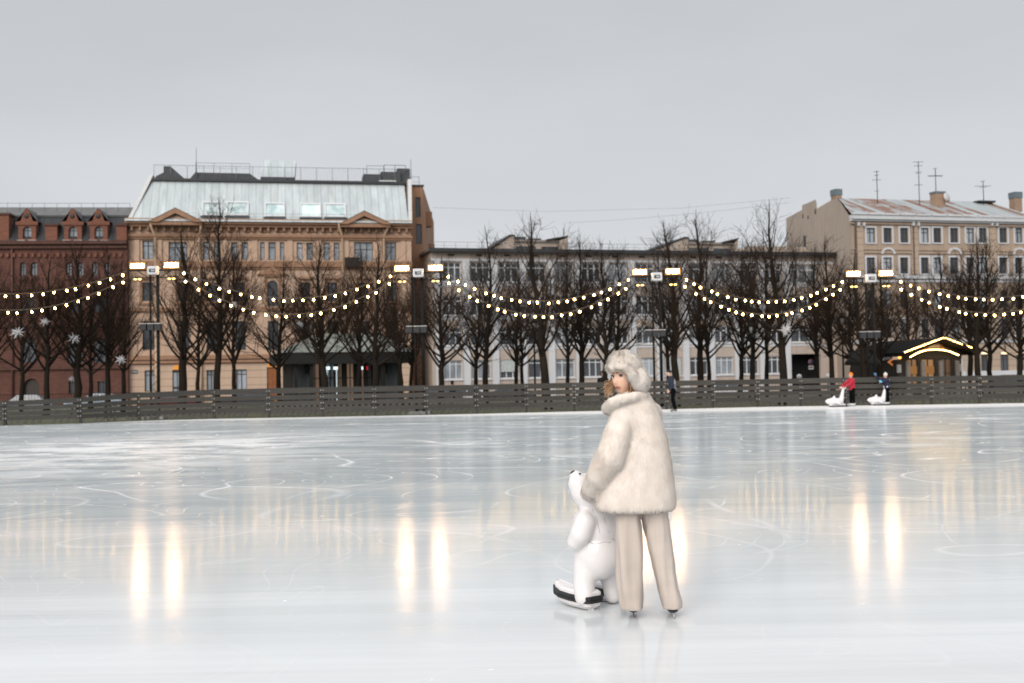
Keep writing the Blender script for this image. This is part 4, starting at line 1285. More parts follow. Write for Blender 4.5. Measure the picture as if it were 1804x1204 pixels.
# ============ D: cream corner house ==================================================
FD = Facade(1505, 104.6, 1830, 109.6)
t = thing("cream_house", "cream house with white window surrounds and a rust-streaked metal roof at the right", "house", FD.o, FD.rz)
M_cream = mat_plaster("cream_plaster", (0.385, 0.295, 0.225), .4)
M_creamR = mat_plaster("cream_rusticated", (0.42, 0.325, 0.245), .3, .6)
M_side = mat_plaster("cream_sidewall", (0.44, 0.365, 0.30), .35)
M_rust = mat_seamed_roof("rusty_roof", (0.42, 0.46, 0.47), 1.25, .75)
zE = FD.z(1650, 386.5); L = FD.L; zG = FD.z(1650, 600)
R1 = [(1526.5, 1541.5), (1556, 1571), (1585.5, 1600), (1622, 1636), (1644, 1658), (1673.5, 1688), (1702, 1716), (1724, 1738), (1760, 1774), (1788, 1801), (1812, 1824)]
up = []
for xl, xr in R1: up.append(H(FD, xl, xr, 402, 428))
for xl, xr in R1: up.append(H(FD, xl, xr, 454, 482.5))
for xl, xr in ((1527, 1541), (1556, 1571), (1586, 1600), (1623, 1637), (1646, 1660), (1676, 1690), (1703, 1717), (1725, 1739), (1762, 1776), (1789, 1803)):
    up.append(H(FD, xl, xr, 510, 542, True)); up.append(H(FD, xl, xr, 562, 596))
lo = [H(FD, xl, xr, 625, 655) for xl, xr in ((1528, 1542), (1556, 1571), (1586, 1600), (1623, 1637), (1646, 1660), (1676, 1690), (1728, 1741), (1762, 1777), (1790, 1804))]
w = MB()
holed_wall(w, 0, L, zG, zE, up, M_cream, .28)
holed_wall(w, 0, L, 0, zG - .002, lo, M_creamR, .28, y=-.06)
# blank side wall going back from the corner, with a stepped gable top
q = at(1385, 440, 131); loc = Vector((q.x, q.y, 0)) - FD.o; bx, by = loc.dot(FD.u), loc.dot(FD.n)
W = Vector((bx, by)).normalized()
FS_n = (FD.u * -W.y + FD.n * W.x)
def side(px, py):
    r = ray(px, py); k = (FD.o - Vector((0, 0, CAMZ))).dot(FS_n) / r.dot(FS_n)
    p = Vector((0, 0, CAMZ)) + r * k - FD.o
    return (p.dot(FD.u), p.dot(FD.n), p.z)
prof = [side(*p) for p in ((1505, 380), (1477, 351), (1466, 352), (1439, 368), (1439, 360), (1437, 352), (1413, 362), (1413, 370), (1385, 385))]
prof[0] = (0, -.06, zE)
w.poly([(0, -.06, 0), (prof[-1][0], prof[-1][1], 0)][::-1] + prof, M_side)
w.quad((L, -.06, 0), (L, 14, 0), (L, 14, zE), (L, -.06, zE), M_cream)
w.build("wall", t)
sm = MB()
for px, py, r_ in ((1437, 373, .32), (1415, 381, .26), (1424, 383, .2), (1418, 429, .22)):
    p = side(px, py); sm.ball((p[0] - .02, p[1], p[2]), (.05, r_ * .7, r_), solid("soot_patch", (.10, .06, .05), .95), 8, 6)
p = side(1419, 430); sm.box(p[0] - .06, p[0] + .02, p[1] - .3, p[1] + .3, p[2] - 1.2, p[2] + .9, solid("side_slit", (.06, .06, .065), .6))
sm.build("wall_patches", t)
for i, h in enumerate(up):
    window(h, t, M_fdark, G_dark if i % 3 else G_sky, y=.14, mull=(1,), tr=(.7,), fw=.05, sur=(M_wht, .17, .06) if i < 22 else ((M_wht, .1, .04) if not h['arch'] else None), sill=M_wht if i < 22 else None)
for h in lo: window(h, t, M_fdark, G_dark, y=.1, mull=(1,), tr=(.75,))
for h in lo[-3:]:
    e = MB(); e.box((h['x0'] + h['x1']) / 2 - .35, (h['x0'] + h['x1']) / 2 + .35, -.15, -.065, h['z1'] + .05, h['z1'] + .2, emit("wall_lamp", (1, .75, .45), 2.2)); e.build("wall_lamp", t)
tr = MB()
def bandD(py, hg, pr_, m=M_wht, s0=-.1):
    z = FD.z(1650, py); tr.box(s0, L, -pr_, -.003, z - hg / 2, z + hg / 2, m)
bandD(386.5, .38, .62); bandD(391, .22, .4); bandD(396, .2, .2, M_cream); bandD(441, .12, .1, M_cream); bandD(446.5, .14, .12, M_cream); bandD(489, .3, .22); bandD(496, .2, .12); bandD(550, .25, .15, M_cream); bandD(602, .3, .2); bandD(660, .5, .22, M_wht)
for px in (1515, 1611, 1749):
    s = FD.s(px, 440); tr.box(s - .32, s + .32, -.13, -.003, FD.z(px, 484), FD.z(px, 398), M_creamR)
    for q in (-.35, .2): tr.box(s + q, s + q + .16, -.45, -.132, FD.z(px, 399), FD.z(px, 392) - .05, M_wht)
for px in (1564, 1681, 1795):
    s = FD.s(px, 445); z = FD.z(px, 448)
    ap = arc_pts(s - .75, s + .75, z, z + .62); ip = arc_pts(s - .55, s + .55, z, z + .44)
    tr.prism(ap + ip[::-1], -.15, -.004, M_wht)
tr.build("cornice", t)
rf = MB()
rdp = 6.5; zR = FD.z(1640, 353.5, rdp)
e0 = FD.s(1498, 380)
rf.quad((-.25, -.68, zE + .22), (L, -.68, zE + .22), (L, rdp, zR), (FD.s(1477, 351, rdp), rdp, zR), M_rust)
rf.quad((FD.s(1477, 351, rdp), rdp, zR), (L, rdp, zR), (L, 14, zE), (bx * .6, 14, zE), M_rust)
# gutter-line sheets
for k in range(12):
    x0 = -.1 + k * L / 12; rf.box(x0, x0 + L / 12 - .12, -.74, -.70, zE + .2, zE + .36 + .05 * (k % 2), M_wht)
ro = rf.build("roof", t)
def on_roofD(px, py):
    sl = (rdp + .68) / (zR - zE - .22); d = 3
    for _ in range(14):
        s, z = FD.m(px, py, d); d = -.68 + (z - zE - .22) * sl
    return s, d, z
M_chim = mat_brick("chimney_brick", (.36, .24, .17), (.30, .2, .14), (.3, .25, .2), 3)
M_cap = solid("blue_grey_cap", (.14, .18, .20), .5, .2)
for xl, xr, yt, yb, d in ((1471, 1483.5, 333, 353, 6.6), (1647, 1666, 337, 368, 3.6), (1787, 1801, 338, 362, 5)):
    mb = MB(); s0, s1 = FD.s(xl, yt, d), FD.s(xr, yt, d); z0, z1 = FD.z(xl, yb, d), FD.z(xl, yt, d)
    cap = z1 - .62 if xl != 1647 else z1 - .2
    mb.box(s0 + .05, s1 - .05, d, d + .9, z0 - .6, cap, M_chim); mb.box(s0, s1, d - .05, d + .95, cap + .002, z1, M_cap)
    c = mb.build("chimney", ro)
    if xl == 1647:
        ds = MB(); s, z = FD.m(1668, 348, d - .4); ds.lathe([(.02, .12), (.3, .07), (.48, 0), (.5, .0), (.3, .1), (.02, .15)], solid("dish_grey", (.5, .5, .5), .5), 16)
        do = ds.build("satellite_dish", c); do.location = (s, d - .4, z); do.rotation_euler = (R(80), 0, R(20))
def antenna(px, yt, yb, d, els):
    mb = MB(); s = FD.s(px, yb, d); z0, z1 = FD.z(px, yb, d), FD.z(px, yt, d)
    mb.tube([(s, d, z0 - .5), (s, d, z1)], .04, M_roofdark, 5)
    for f, hw in els:
        z = z0 + (z1 - z0) * f; mb.tube([(s - hw, d, z - .03), (s + hw, d + .1, z + .05)], .022, M_roofdark, 4)
    mb.build("antenna", t)
antenna(1546, 301, 356, 4.5, [(.97, .35), (.85, .3), (.7, .55), (.35, .25)])
antenna(1620, 285, 360, 4.5, [(.99, .6), (.9, .5), (.75, .4), (.72, .3), (.45, .5)])
antenna(1649, 297, 340, 4, [(.99, .3), (.7, .9), (.68, .8)])
antenna(1733, 319, 356, 5, [(.98, .3), (.75, 1.0), (.7, .5)])
mb = MB(); P = [on_roofD(1740, 357), on_roofD(1752, 354)]
mb.box(FD.s(1722, 355, 5.5), FD.s(1752, 355, 5.5), 5.3, 6.4, FD.z(1737, 357, 5.5), FD.z(1737, 354, 5.5), M_roofdark); mb.build("roof_hatch", ro)
for px in (1510, 1612): 
    s = FD.s(px, 420); downpipe(t, [(s - .25, -.3, zE - .3), (s - .25, -.12, zE - 1), (s - .25, -.12, .3)], .08, solid("dark_pipe", (.1, .08, .07), .6))
# two thin overhead cables above the roofs
for pts, lab in (([(762, 366), (960, 373), (1200, 367), (1392, 349)], "thin overhead cable, the upper of two sagging between the house roofs"),
                 ([(1000, 393), (1100, 387), (1250, 374), (1392, 357)], "thin overhead cable, the lower of two rising to the cream house")):
    mb = MB(); mb.tube([at(x, y, 112) for x, y in pts], .010, M_rail, 4)
    props(mb.build("overhead_cable"), lab, "cable")
# ------------------------------------------------------------------ pavilion
GZ = -0.03
FPv = Facade(517, 69.5, 705, 71.5, base=GZ)
t = thing("park_pavilion", "dark low pavilion with grey-green hipped roof and glass doors behind the bare trees", "pavilion", FPv.o, FPv.rz)
L = FPv.L; ze = FPv.z(610, 641); zr0 = FPv.z(610, 621)
M_dk = solid("dark_pavilion", (0.018, 0.018, 0.018), .7); M_gb = solid("grey_blue_boards", (0.105, 0.12, 0.135), .7, streak=True, scale=12)
M_groof = mat_seamed_roof("grey_green_roof", (0.27, 0.285, 0.24), 0, .35)
w = MB()
G_dim = mat_glass("amber_door_glass", (0.20, 0.13, 0.085), lit=((1.0, 0.6, 0.35), 0.10))
h = [dict(x0=FPv.s(a), x1=FPv.s(b), z0=.03, z1=FPv.z(610, 636)) for a, b in ((549, 566), (577, 592), (598, 606), (613, 627), (635, 645), (651, 658))]
sl, sr = FPv.s(547), FPv.s(672)
holed_wall(w, sl, sr, 0, ze, h, M_dk, .15, y=.8)
w.quad((0, 6, 0), (0, .3, 0), (0, .3, ze), (0, 6, ze), M_dk); w.quad((L, .3, 0), (L, 6, 0), (L, 6, ze), (L, .3, ze), M_dk)
w.box(0, sl, .3, .8, 0, ze, M_gb); w.box(sr, L, .3, .8, 0, ze, M_gb)
w.quad((0, 6, 0), (0, 6, ze), (L, 6, ze), (L, 6, 0), solid("amber_interior", (.20, .14, .10), .8))
w.build("wall", t)
for k, a in enumerate(h):
    o = window(a, t, M_dk, G_dim if k in (0, 2, 3, 4) else G_sky, y=.86, mull=(1,), tr=(.3, .62), fw=.05, name="glass_door", bw=.03)
lm = MB(); 
for px in (580, 594, 639): 
    s = FPv.s(px); z = FPv.z(px, 649); lm.box(s - .13, s + .13, .74, .79, z - .08, z + .1, emit("white_lamp", (.8, .95, 1), 1.6))
lm.build("wall_lamps", t)
lm = MB()
for px in (578.6, 595.6): s = FPv.s(px); lm.box(s - .025, s + .025, .74, .79, .1, FPv.z(px, 646), emit("white_strip", (.8, .95, 1), .9))
s = FPv.s(650); lm.box(s - .04, s + .04, .74, .79, FPv.z(650, 652), FPv.z(650, 645), emit("red_lamp", (1, .03, .05), .5)); lm.build("light_strips", t)
for px in (540.5, 679):
    m = MB(); s = FPv.s(px); z = FPv.z(px, 650); m.lathe([(.1, -.28), (.16, .1), (.17, .14), (.03, .35)], M_dk, 6, (s, .14, z)); m.tube([(s, .14, z + .3), (s, .3, z + .4)], .03, M_dk, 5); m.build("wall_lantern", t)
rf = MB(); o_ = .8
zt = FPv.z(610, 588, 3.5)
a, b = -o_, L + o_
ra, rb = FPv.s(560, 590, 3.5), FPv.s(662, 590, 3.5)
rf.quad((a, -o_, zr0), (b, -o_, zr0), (rb, 3.3, zt), (ra, 3.3, zt), M_groof)
rf.poly([(a, 7, zr0), (a, -o_, zr0), (ra, 3.3, zt)], M_groof); rf.poly([(b, -o_, zr0), (b, 7, zr0), (rb, 3.3, zt)], M_groof)
rf.quad((b, 7, zr0), (a, 7, zr0), (ra, 3.3, zt), (rb, 3.3, zt), M_groof)
rf.box(a + .03, b - .03, -o_ + .03, 7, ze + .003, zr0 - .004, M_dk); rf.build("roof", t)
for x in (.1, sl, sr, L - .1):
    m = MB(); m.box(x - .12, x + .12, -.5, -.26, 0, ze, M_dk); m.build("column", t)

# ------------------------------------------------------------------ lit chalet
FH_ = Facade(1577, 62.5, 1709, 63.5, base=GZ)
t = thing("wooden_chalet", "dark wooden chalet with glowing bulb rows along its gable, behind the rink fence", "kiosk", FH_.o, FH_.rz)
M_wd = solid("dark_chalet_wood", (0.030, 0.024, 0.020), .7, streak=True, scale=10); M_hon = solid("honey_wood", (0.50, 0.22, 0.07), .6, streak=True, scale=8, var=.3)
M_gpost = solid("grey_post", (0.20, 0.19, 0.18), .7)
L = FH_.L
ap = FH_.m(1645, 596); el = FH_.m(1576, 622.5); er = FH_.m(1709, 619.5)
s0, s1 = FH_.s(1581), FH_.s(1693); zw = FH_.z(1640, 633)
w = MB()
hs = [dict(x0=FH_.s(a), x1=FH_.s(b), z0=.75, z1=FH_.z(1640, 632)) for a, b in ((1596, 1616), (1622, 1646), (1655, 1676))]
holed_wall(w, s0, s1, 0, zw, hs, M_wd, .12)
w.quad((s0, 5, 0), (s0, 0, 0), (s0, 0, zw), (s0, 5, zw), M_wd); w.quad((s1, 0, 0), (s1, 5, 0), (s1, 5, zw), (s1, 0, zw), M_wd)
w.quad((s1, 5, 0), (s0, 5, 0), (s0, 5, zw), (s1, 5, zw), M_hon)
w.quad((s0 + .05, 2.2, 0), (s1 - .05, 2.2, 0), (s1 - .05, 2.2, zw), (s0 + .05, 2.2, zw), M_hon)
w.poly([(s0, -.001, zw + .002), (s1, -.001, zw + .002), (s1, -.001, er[1] - .1 + (ap[1]-er[1]) * .1), (ap[0], -.001, ap[1] - .2), (s0, -.001, el[1] - .05 + (ap[1]-el[1]) * .05)], M_wd)
w.build("wall", t)
for k, a in enumerate(hs):
    o = window(a, t, M_wd, mat_glass("chalet_pane%d" % k, (.05, .035, .025), lit=((1, .5, .18), (.22, .30, .05)[k])), y=.05, mull=(1,), tr=(.45,), bw=.025)
    if k < 2:
        b = MB(); b.box(a['x0'] + .05, a['x1'] - .05, .02, .045, a['z0'] + (a['z1'] - a['z0']) * .44, a['z0'] + (a['z1'] - a['z0']) * .72, emit("amber_shade", (1, .48, .17), .30)); b.build("blind", o)
for px in (1593, 1619.5, 1651, 1680):
    m = MB(); s = FH_.s(px); m.box(s - .09, s + .09, -.35, -.2, 0, zw - .1, M_gpost); m.build("post", t)
rf = MB()
for e in (el, er):
    sg = -1 if e is el else 1
    x = e[0]
    rf.add([(x, -.9, e[1]), (ap[0], -.9, ap[1]), (ap[0], 5.6, ap[1]), (x, 5.6, e[1]), (x, -.9, e[1] - .2), (ap[0], -.9, ap[1] - .2), (ap[0], 5.6, ap[1] - .2), (x, 5.6, e[1] - .2)],
           [(0,1,2,3),(4,7,6,5),(0,4,5,1),(0,3,7,4),(2,6,7,3)], solid('tarred_roof', (.010, .009, .009), .9, spec=.1))
ro = rf.build("roof", t)
gb = MB(); gx0, gx1 = FH_.s(1612), FH_.s(1664)
arcp = [(1597, 629.5), (1604, 625), (1614, 620.3), (1626, 617.2), (1640, 616.3), (1654, 617.3), (1666, 620), (1680, 626)]
gp = [FH_.m(x, y - 1.5) for x, y in arcp[1:-1]]
gb.prism([(a, b) for a, b in gp] + [(FH_.s(1655), FH_.z(1655, 608.5)), (FH_.s(1644), FH_.z(1644, 603)), (FH_.s(1630), FH_.z(1630, 608.5))], -.2, -.05, M_hon)
g_ = gb.build("gable_board", t)
sg_ = MB()
for k, (x0, x1) in enumerate(((1630, 1631), (1633, 1636), (1637.2, 1640), (1641, 1641.8), (1642.7, 1643.5), (1644.6, 1647.4), (1648.4, 1651))):
    a, b = FH_.s(x0, 611), FH_.s(x1, 611); z0, z1 = FH_.z(1640, 613.2), FH_.z(1640, 608.2)
    if b - a < .05: sg_.box(a, b, -.235, -.205, z0, z1, M_fwhite)
    else:
        sg_.box(a, a + .035, -.235, -.205, z0, z1, M_fwhite); sg_.box(b - .035, b, -.235, -.205, z0, z1, M_fwhite)
        if k % 2: sg_.box(a + .036, b - .036, -.234, -.206, z1 - .035, z1, M_fwhite)
        else: sg_.box(a + .036, b - .036, -.234, -.206, z0, z0 + .035, M_fwhite)
sg_.build("sign_lettering", g_)
M_rowb = emit("marquee_bulb", (1.0, .60, .18), 20.0)
bm0 = MB(); bm0.ball((0, 0, 0), .036, M_rowb, 10, 7); bulb_me = bm0.mesh("bulb")
def brow(pts, n, y, skip=()):
    P = [FH_.m(*p) for p in pts]
    ls = [0]
    for a, b in zip(P, P[1:]): ls.append(ls[-1] + math.hypot(b[0] - a[0], b[1] - a[1]))
    for i in range(n):
        if i in skip: continue
        d = ls[-1] * i / (n - 1)
        k = max(j for j in range(len(ls) - 1) if ls[j] <= d + 1e-9); f = (d - ls[k]) / (ls[k+1] - ls[k])
        o = bpy.data.objects.new("bulb", bulb_me); COL.objects.link(o); o.parent = t
        o.location = (P[k][0] + (P[k+1][0] - P[k][0]) * f, y, P[k][1] + (P[k+1][1] - P[k][1]) * f)
brow([(1577, 621.5), (1644, 596.5)], 18, -.98)
brow([(1648, 597.2), (1708, 619.3)], 16, -.98, skip=(12,))
brow(arcp, 25, -.42)
am = MB()
P = [FH_.m(*p) for p in arcp]; am.tube([(a, -.36, b) for a, b in P], .03, M_wd, 5); am.build("arch_rail", t)
for px, py, m_ in ((1637, 629, M_rowb), (1646, 628.2, M_rowb), (1653.5, 628.6, M_rowb), (1660.5, 628.6, M_rowb), (1583, 630, emit("amber_bulb", (1, .4, .08), 3)), (1670, 618.5, emit("amber_bulb", (1, .4, .08), 3))):
    s, z = FH_.m(px, py); m = MB(); m.ball((s, .35 if px > 1590 else -.12, z), .095, m_, 10, 7); m.tube([(s, .35 if px > 1590 else -.12, z + .09), (s, .35 if px > 1590 else -.12, z + .4)], .012, M_wire, 4); m.build("pendant_lamp", t)
for px, py in ((1581.5, 650), (1687, 648)):
    m = MB(); a, b = FH_.s(px - 4.5), FH_.s(px + 4.5); z0, z1 = FH_.z(px, py + 8), FH_.z(px, py - 8)
    m.box(a, b, -.06, -.03, z0, z1, M_wd); m.box(a + .03, b - .03, -.068, -.062, z0 + .03, z1 - .03, solid("menu_paper", (.42, .43, .44), .7))
    for k in range(6): m.box(a + .07, b - .1 - .05 * (k % 3), -.073, -.069, z0 + .1 + k * .065, z0 + .115 + k * .065, M_pole)
    m.build("menu_board", t)
ct = MB(); ct.box(FH_.s(1594), FH_.s(1680), -.28, -.002, .62, .72, M_gpost); ct.build("counter", t)
m = MB()
a = FH_.m(1572, 633.5, -.2); b = FH_.m(1564.5, 638.5, -.2); c = FH_.m(1572, 643, -.2); wd_ = .085
m.prism([(a[0], a[1] + wd_), (b[0] - .06, b[1]), (c[0], c[1] - wd_), (c[0], c[1] + wd_ * .6), (b[0] + .12, b[1]), (a[0], a[1] - wd_ * .6)], -.25, -.2, solid("orange_arrow", (.62, .20, .05), .5))
m.tube([(a[0], -.15, 0), (a[0], -.15, a[1] + .2)], .045, M_pole, 6)
props(m.build("arrow_sign", None, FH_.o, FH_.rz), "orange arrow sign pointing left on a dark post beside the chalet", "sign")
M_pp = solid("pale_tube", (.36, .36, .35), .5)
for px, D, lab in ((1696.5, 60, "left one of two thin pale posts right of the chalet"), (1704, 60.5, "right one of two thin pale posts right of the chalet")):
    b = at(px, 690, D); z = at(px, 632, D).z
    m = MB(); m.lathe([(.075, 0), (.075, .04), (.045, .05), (.045, z), (.0, z + .02)], M_pp, 10); props(m.build("pale_post", None, (b.x, b.y, GZ)), lab, "post")
# dark parasol left of the chalet
t = thing("folded_parasol", "dark closed parasol left of the chalet by the arrow sign", "parasol", (*at(1521, 690, 62)[:2], GZ))
z = at(1521, 618, 62).z
m = MB(); m.tube([(0, 0, 0), (0, 0, z)], .03, M_pole, 6); m.build("pole", t)
m = MB(); m.lathe([(1.0, z - .75), (.95, z - .55), (.55, z - .2), (.06, z)], solid("parasol_cloth", (.012, .012, .013), .9), 8); m.build("canopy", t)
b = at(1408, 664, 72)
m = MB(); m.ball((0, 0, 0), .17, solid("globe_white", (.75, .75, .75), .4), 12, 8); m.tube([(0, 0, -.15), (0, 0, GZ - b.z)], .04, M_pole, 6)
props(m.build("globe_lamp", None, b), "white globe on a low post in front of the dark gateway", "lamp")
b = at(1459, 664, 72)
m = MB(); m.ball((0, 0, 0), .2, solid("globe_white", (.75, .75, .75), .4), 12, 8); m.tube([(0, 0, -.15), (0, 0, GZ - b.z)], .04, M_pole, 6)
props(m.build("globe_lamp", None, b), "white globe on a low post right of the dark gateway", "lamp")

# ------------------------------------------------------------------ parked cars on the street
def car(px, D, col, label, rz, h=1.46, suv=False):
    b = at(px, 690, D)
    t = thing("parked_car", label, "car", (b.x, b.y, STREET), rz, "cars parked along the street")
    paint = solid("paint_%d%d%d" % tuple(int(c * 99) for c in col), col, .25, .1, var=.05)
    m = MB()
    low = [(-2.2, .28), (-2.25, .62), (-2.1, .82), (-1.0, .92), (1.3, .95), (2.15, .9), (2.25, .6), (2.2, .28)]
    m.prism(low, -.88, .88, paint)
    o = m.build("body", t, bevel=.08)
    top = [(-1.05, .9), (-.35, h - .03), (.1, h), (1.1, h - .02), (1.95 if suv else 1.7, .93)]
    m = MB()
    n = len(top)
    vs = [(x, -.84 + (z - .9) * .3, z) for x, z in top] + [(x, .84 - (z - .9) * .3, z) for x, z in top]
    m.add(vs, [tuple(range(n)), tuple(range(2*n-1, n-1, -1))] + [(i, i + n, (i+1) % n + n, (i+1) % n) for i in range(n)], paint)
    m.build("cabin", t, bevel=.05)
    for sg in (-1, 1):
        m = MB()
        y = lambda z: sg * (.845 - (z - .9) * .3)
        for xa, xb, xc, xd in ((-.88, .3, .3, -.32), (.38, 1.5, 1.15, .38)):
            q = [(xa, y(.97) , .97), (xb, y(.97), .97), (xc, y(h - .12), h - .12), (xd, y(h - .12), h - .12)]
            m.poly(q if sg < 0 else q[::-1], G_dark)
        m.build("side_window", t)
    m = MB(); m.quad((-1.0, -.7, .98), (-1.0, .7, .98), (-.42, .6, h - .1), (-.42, .6 * -1, h - .1), G_dark); m.build("windscreen", t)
    for x in (-1.4, 1.35):
        for sg in (-1, 1):
            w = MB(); w.tube([(x, sg * .72, .31), (x, sg * .9, .31)], .31, M_black, 16); wo = w.build("wheel", t)
            w = MB(); w.tube([(x, sg * .9, .31), (x, sg * .91, .31)], .19, M_rail, 12); w.build("rim", wo)
    for sg in (-1, 1):
        w = MB(); w.box(-2.27, -2.2, sg * .62 - .2, sg * .62 + .2, .6, .74, M_fwhite); w.build("headlight", t)
rzB = FB.rz
car(42, 88, (.20, .22, .25), "silver car parked before the brick house, behind the rink fence", rzB)
car(170, 89, (.28, .33, .38), "pale blue car with lit windscreen parked before the right half of the brick house", rzB)
car(296, 90, (.16, .02, .02), "dark red car parked before the dark door of the ochre house", rzB)
car(432, 91, (.05, .055, .06), "dark car parked left of the brown door of the ochre house", rzB, 1.55, True)
car(765, 94, (.10, .10, .11), "grey car parked right of the second floodlight mast", FC.rz)
car(812, 95, (.62, .63, .65), "white car parked behind the dark-haired passer-by", FC.rz, 1.52, True)
car(893, 96, (.06, .06, .065), "black car parked left of the street lantern before the long house", FC.rz)
car(1268, 99, (.66, .67, .68), "white car parked right of the tall tree by the skater", FC.rz, 1.5, True)
car(1775, 97, (.04, .045, .05), "dark car parked before the lit ground-floor windows at the right", FD.rz, 1.6, True)

# ------------------------------------------------------------------ people
def skin_mat(): return solid("skin", (0.55, 0.33, 0.24), .5, var=.06, scale=12)
def blob(name, parent, parts, mat, voxel=.022, smooth=2, fuzz=None):
    """parts: list of chains [(p, r), ...]; or ('e', c, radii, rot)"""
    mb = MB()
    for p in parts:
        if p[0] == 'e': mb.ball(p[1], p[2], M_white, 18, 12, rot=p[3] if len(p) > 3 else None)
        else: chain(mb, p, M_white, 12)
    vs, fs = remesh(mb, voxel, smooth)
    m = MB(); m.add(vs, fs, mat, True)
    return m.build(name, parent)
V = Vector
def skate(parent, toe, heel, mat, h=.16, name="ice_skate", dz=0.0):
    """boot + blade; toe/heel on the ice"""
    toe, heel = V(toe), V(heel); d = (toe - heel); L = d.length; d.normalize()
    z = V((0, 0, 1))
    z0 = z * (.10 + dz)
    so = blob(name, parent, [[(heel + z0 + d * .03, .042), (heel + z0 + d * L * .5, .040), (toe + z0 - z * .015 - d * .04, .036)], [(heel + z0 + d * .05, .047), (heel + z0 + z * h + d * .05, .05)]], mat, .012, 2)
    b = MB(); n_ = V((-d.y, d.x, 0)) * .004
    P = [heel + z * .0, heel + z * .012 - d * .01, heel + d * .03 + z * .06, heel + d * .06 + z * .025, toe - d * .07 + z * .025, toe - d * .05 + z * .06, toe + z * .018, toe - d * .02]
    n = len(P)
    b.add([p + n_ for p in P] + [p - n_ for p in P], [tuple(range(n)), tuple(range(2*n-1, n-1, -1))] + [(i, i + n, (i+1) % n + n, (i+1) % n) for i in range(n)], solid("blade_steel", (.5, .5, .5), .25, .9))
    b.build("blade", so)
    return so

def hand_chains(w, d, side, s=1.0, curl=.5, palm_dir=V((0, 0, -1))):
    """five-finger hand: wrist w, pointing d, `side` = thumb direction; returns chains"""
    w, d, side = V(w), V(d).normalized(), V(side)
    side = (side - d * side.dot(d)).normalized(); nrm = palm_dir - d * palm_dir.dot(d); nrm = (nrm - side * nrm.dot(side)); nrm = nrm.normalized() if nrm.length > 1e-3 else d.cross(side)
    ch = []
    k = w + d * .05 * s
    ch.append([(w, .024 * s), (k, .026 * s)])
    for i, (off, L) in enumerate(((.030, .070), (.010, .080), (-.010, .074), (-.028, .058))):
        b = w + d * .085 * s + side * off * s
        ch.append([(w + d * .02 * s + side * off * .6 * s, .016 * s), (b, .0125 * s)])
        a1 = curl * .7; a2 = curl * 1.5
        q = b + (d * math.cos(a1) + nrm * math.sin(a1)) * L * .5 * s
        e = q + (d * math.cos(a2) + nrm * math.sin(a2)) * L * .5 * s
        ch.append([(b, .010 * s), (q, .009 * s), (e, .0075 * s)])
    tb = w + d * .025 * s + side * .028 * s
    ch.append([(w + d * .01 * s + side * .012 * s, .015 * s), (tb, .013 * s), (tb + (d * .6 + side * .7) * .035 * s, .0105 * s), (tb + (d * .9 + side * .55 + nrm * .3) * .062 * s, .0085 * s)])
    return ch

def figure(label, cat_group, loc, rz, J, cols, hat=None, vox=.016):
    """J: joints in local space, figure faces -x ; builds body + clothing"""
    t = thing("person", label, "person", loc, rz, cat_group)
    s = J['s']
    body = []
    body.append([(J['hip'], .13 * s), (J['chest'], .145 * s), (J['neck'], .055 * s), (J['head'] + V((0, 0, -.08 * s)), .055 * s)])
    body.append(('e', J['head'], (.098 * s, .078 * s, .118 * s)))
    f = J.get('face', V((-1, 0, 0)))
    body.append([(J['head'] + f * .085 * s + V((0, 0, .01)), .014 * s), (J['head'] + f * .108 * s + V((0, 0, -.02 * s)), .017 * s)])
    body.append([(J['head'] + f * .07 * s + V((0, 0, -.085 * s)), .03 * s), (J['head'] + V((0, 0, -.05)), .05 * s)])
    for k in 'lr':
        body.append([(J['sh' + k], .055 * s), (J['el' + k], .042 * s), (J['wr' + k], .028 * s)])
        d = (J['wr' + k] - J['el' + k]).normalized()
        body += hand_chains(J['wr' + k], d, f if abs(d.dot(f)) < .9 else V((0, 1 if k == 'l' else -1, 0)), s * 1.05, .5)
        body.append([(J['hp' + k], .085 * s), (J['kn' + k], .058 * s), (J['an' + k], .042 * s)])
    blob("body", t, body, cols['skin'], vox * .62, 1)
    jk = [[(J['hip'] + V((0, 0, .0)), .155 * s), (J['hip'].lerp(J['chest'], .5), .16 * s), (J['chest'], .17 * s), (J['chest'].lerp(J['neck'], .7), .09 * s)], [(J['shl'], .085 * s), (J['shr'], .085 * s)]]
    for k in 'lr': jk.append([(J['sh' + k], .078 * s), (J['el' + k], .064 * s), (J['wr' + k], .05 * s)])
    jo = blob("jacket", t, jk, cols['jacket'], vox, 2)
    tr = [[(J['hip'] + V((0, 0, -.02)), .14 * s), (J['hip'] + V((0, 0, -.1 * s)), .13 * s)]]
    for k in 'lr': tr.append([(J['hp' + k], .10 * s), (J['kn' + k], .078 * s), (J['an' + k] + V((0, 0, .02)), .066 * s)])
    blob("trousers", t, tr, cols['trousers'], vox, 2)
    for k in 'lr':
        a = J['an' + k]; fd = V((f.x, f.y, 0)).normalized()
        skate(t, (a.x + fd.x * .20, a.y + fd.y * .20, 0), (a.x - fd.x * .06, a.y - fd.y * .06, 0), cols['skates'], .1)
    hc = [('e', J['head'] + V((0, 0, .045 * s)) - f * .012, (.108 * s, .09 * s, .088 * s)), ]
    if hat == 'pom': hc.append(('e', J['head'] + V((0, 0, .14 * s)), (.035 * s,) * 3))
    if hat == 'hood': hc = [('e', J['head'] + V((0, 0, .02)) - f * .03, (.115 * s, .105 * s, .135 * s))]
    blob("hat", t, hc, cols['hat'], vox * .8, 2)
    return t, jo
SK = skin_mat()
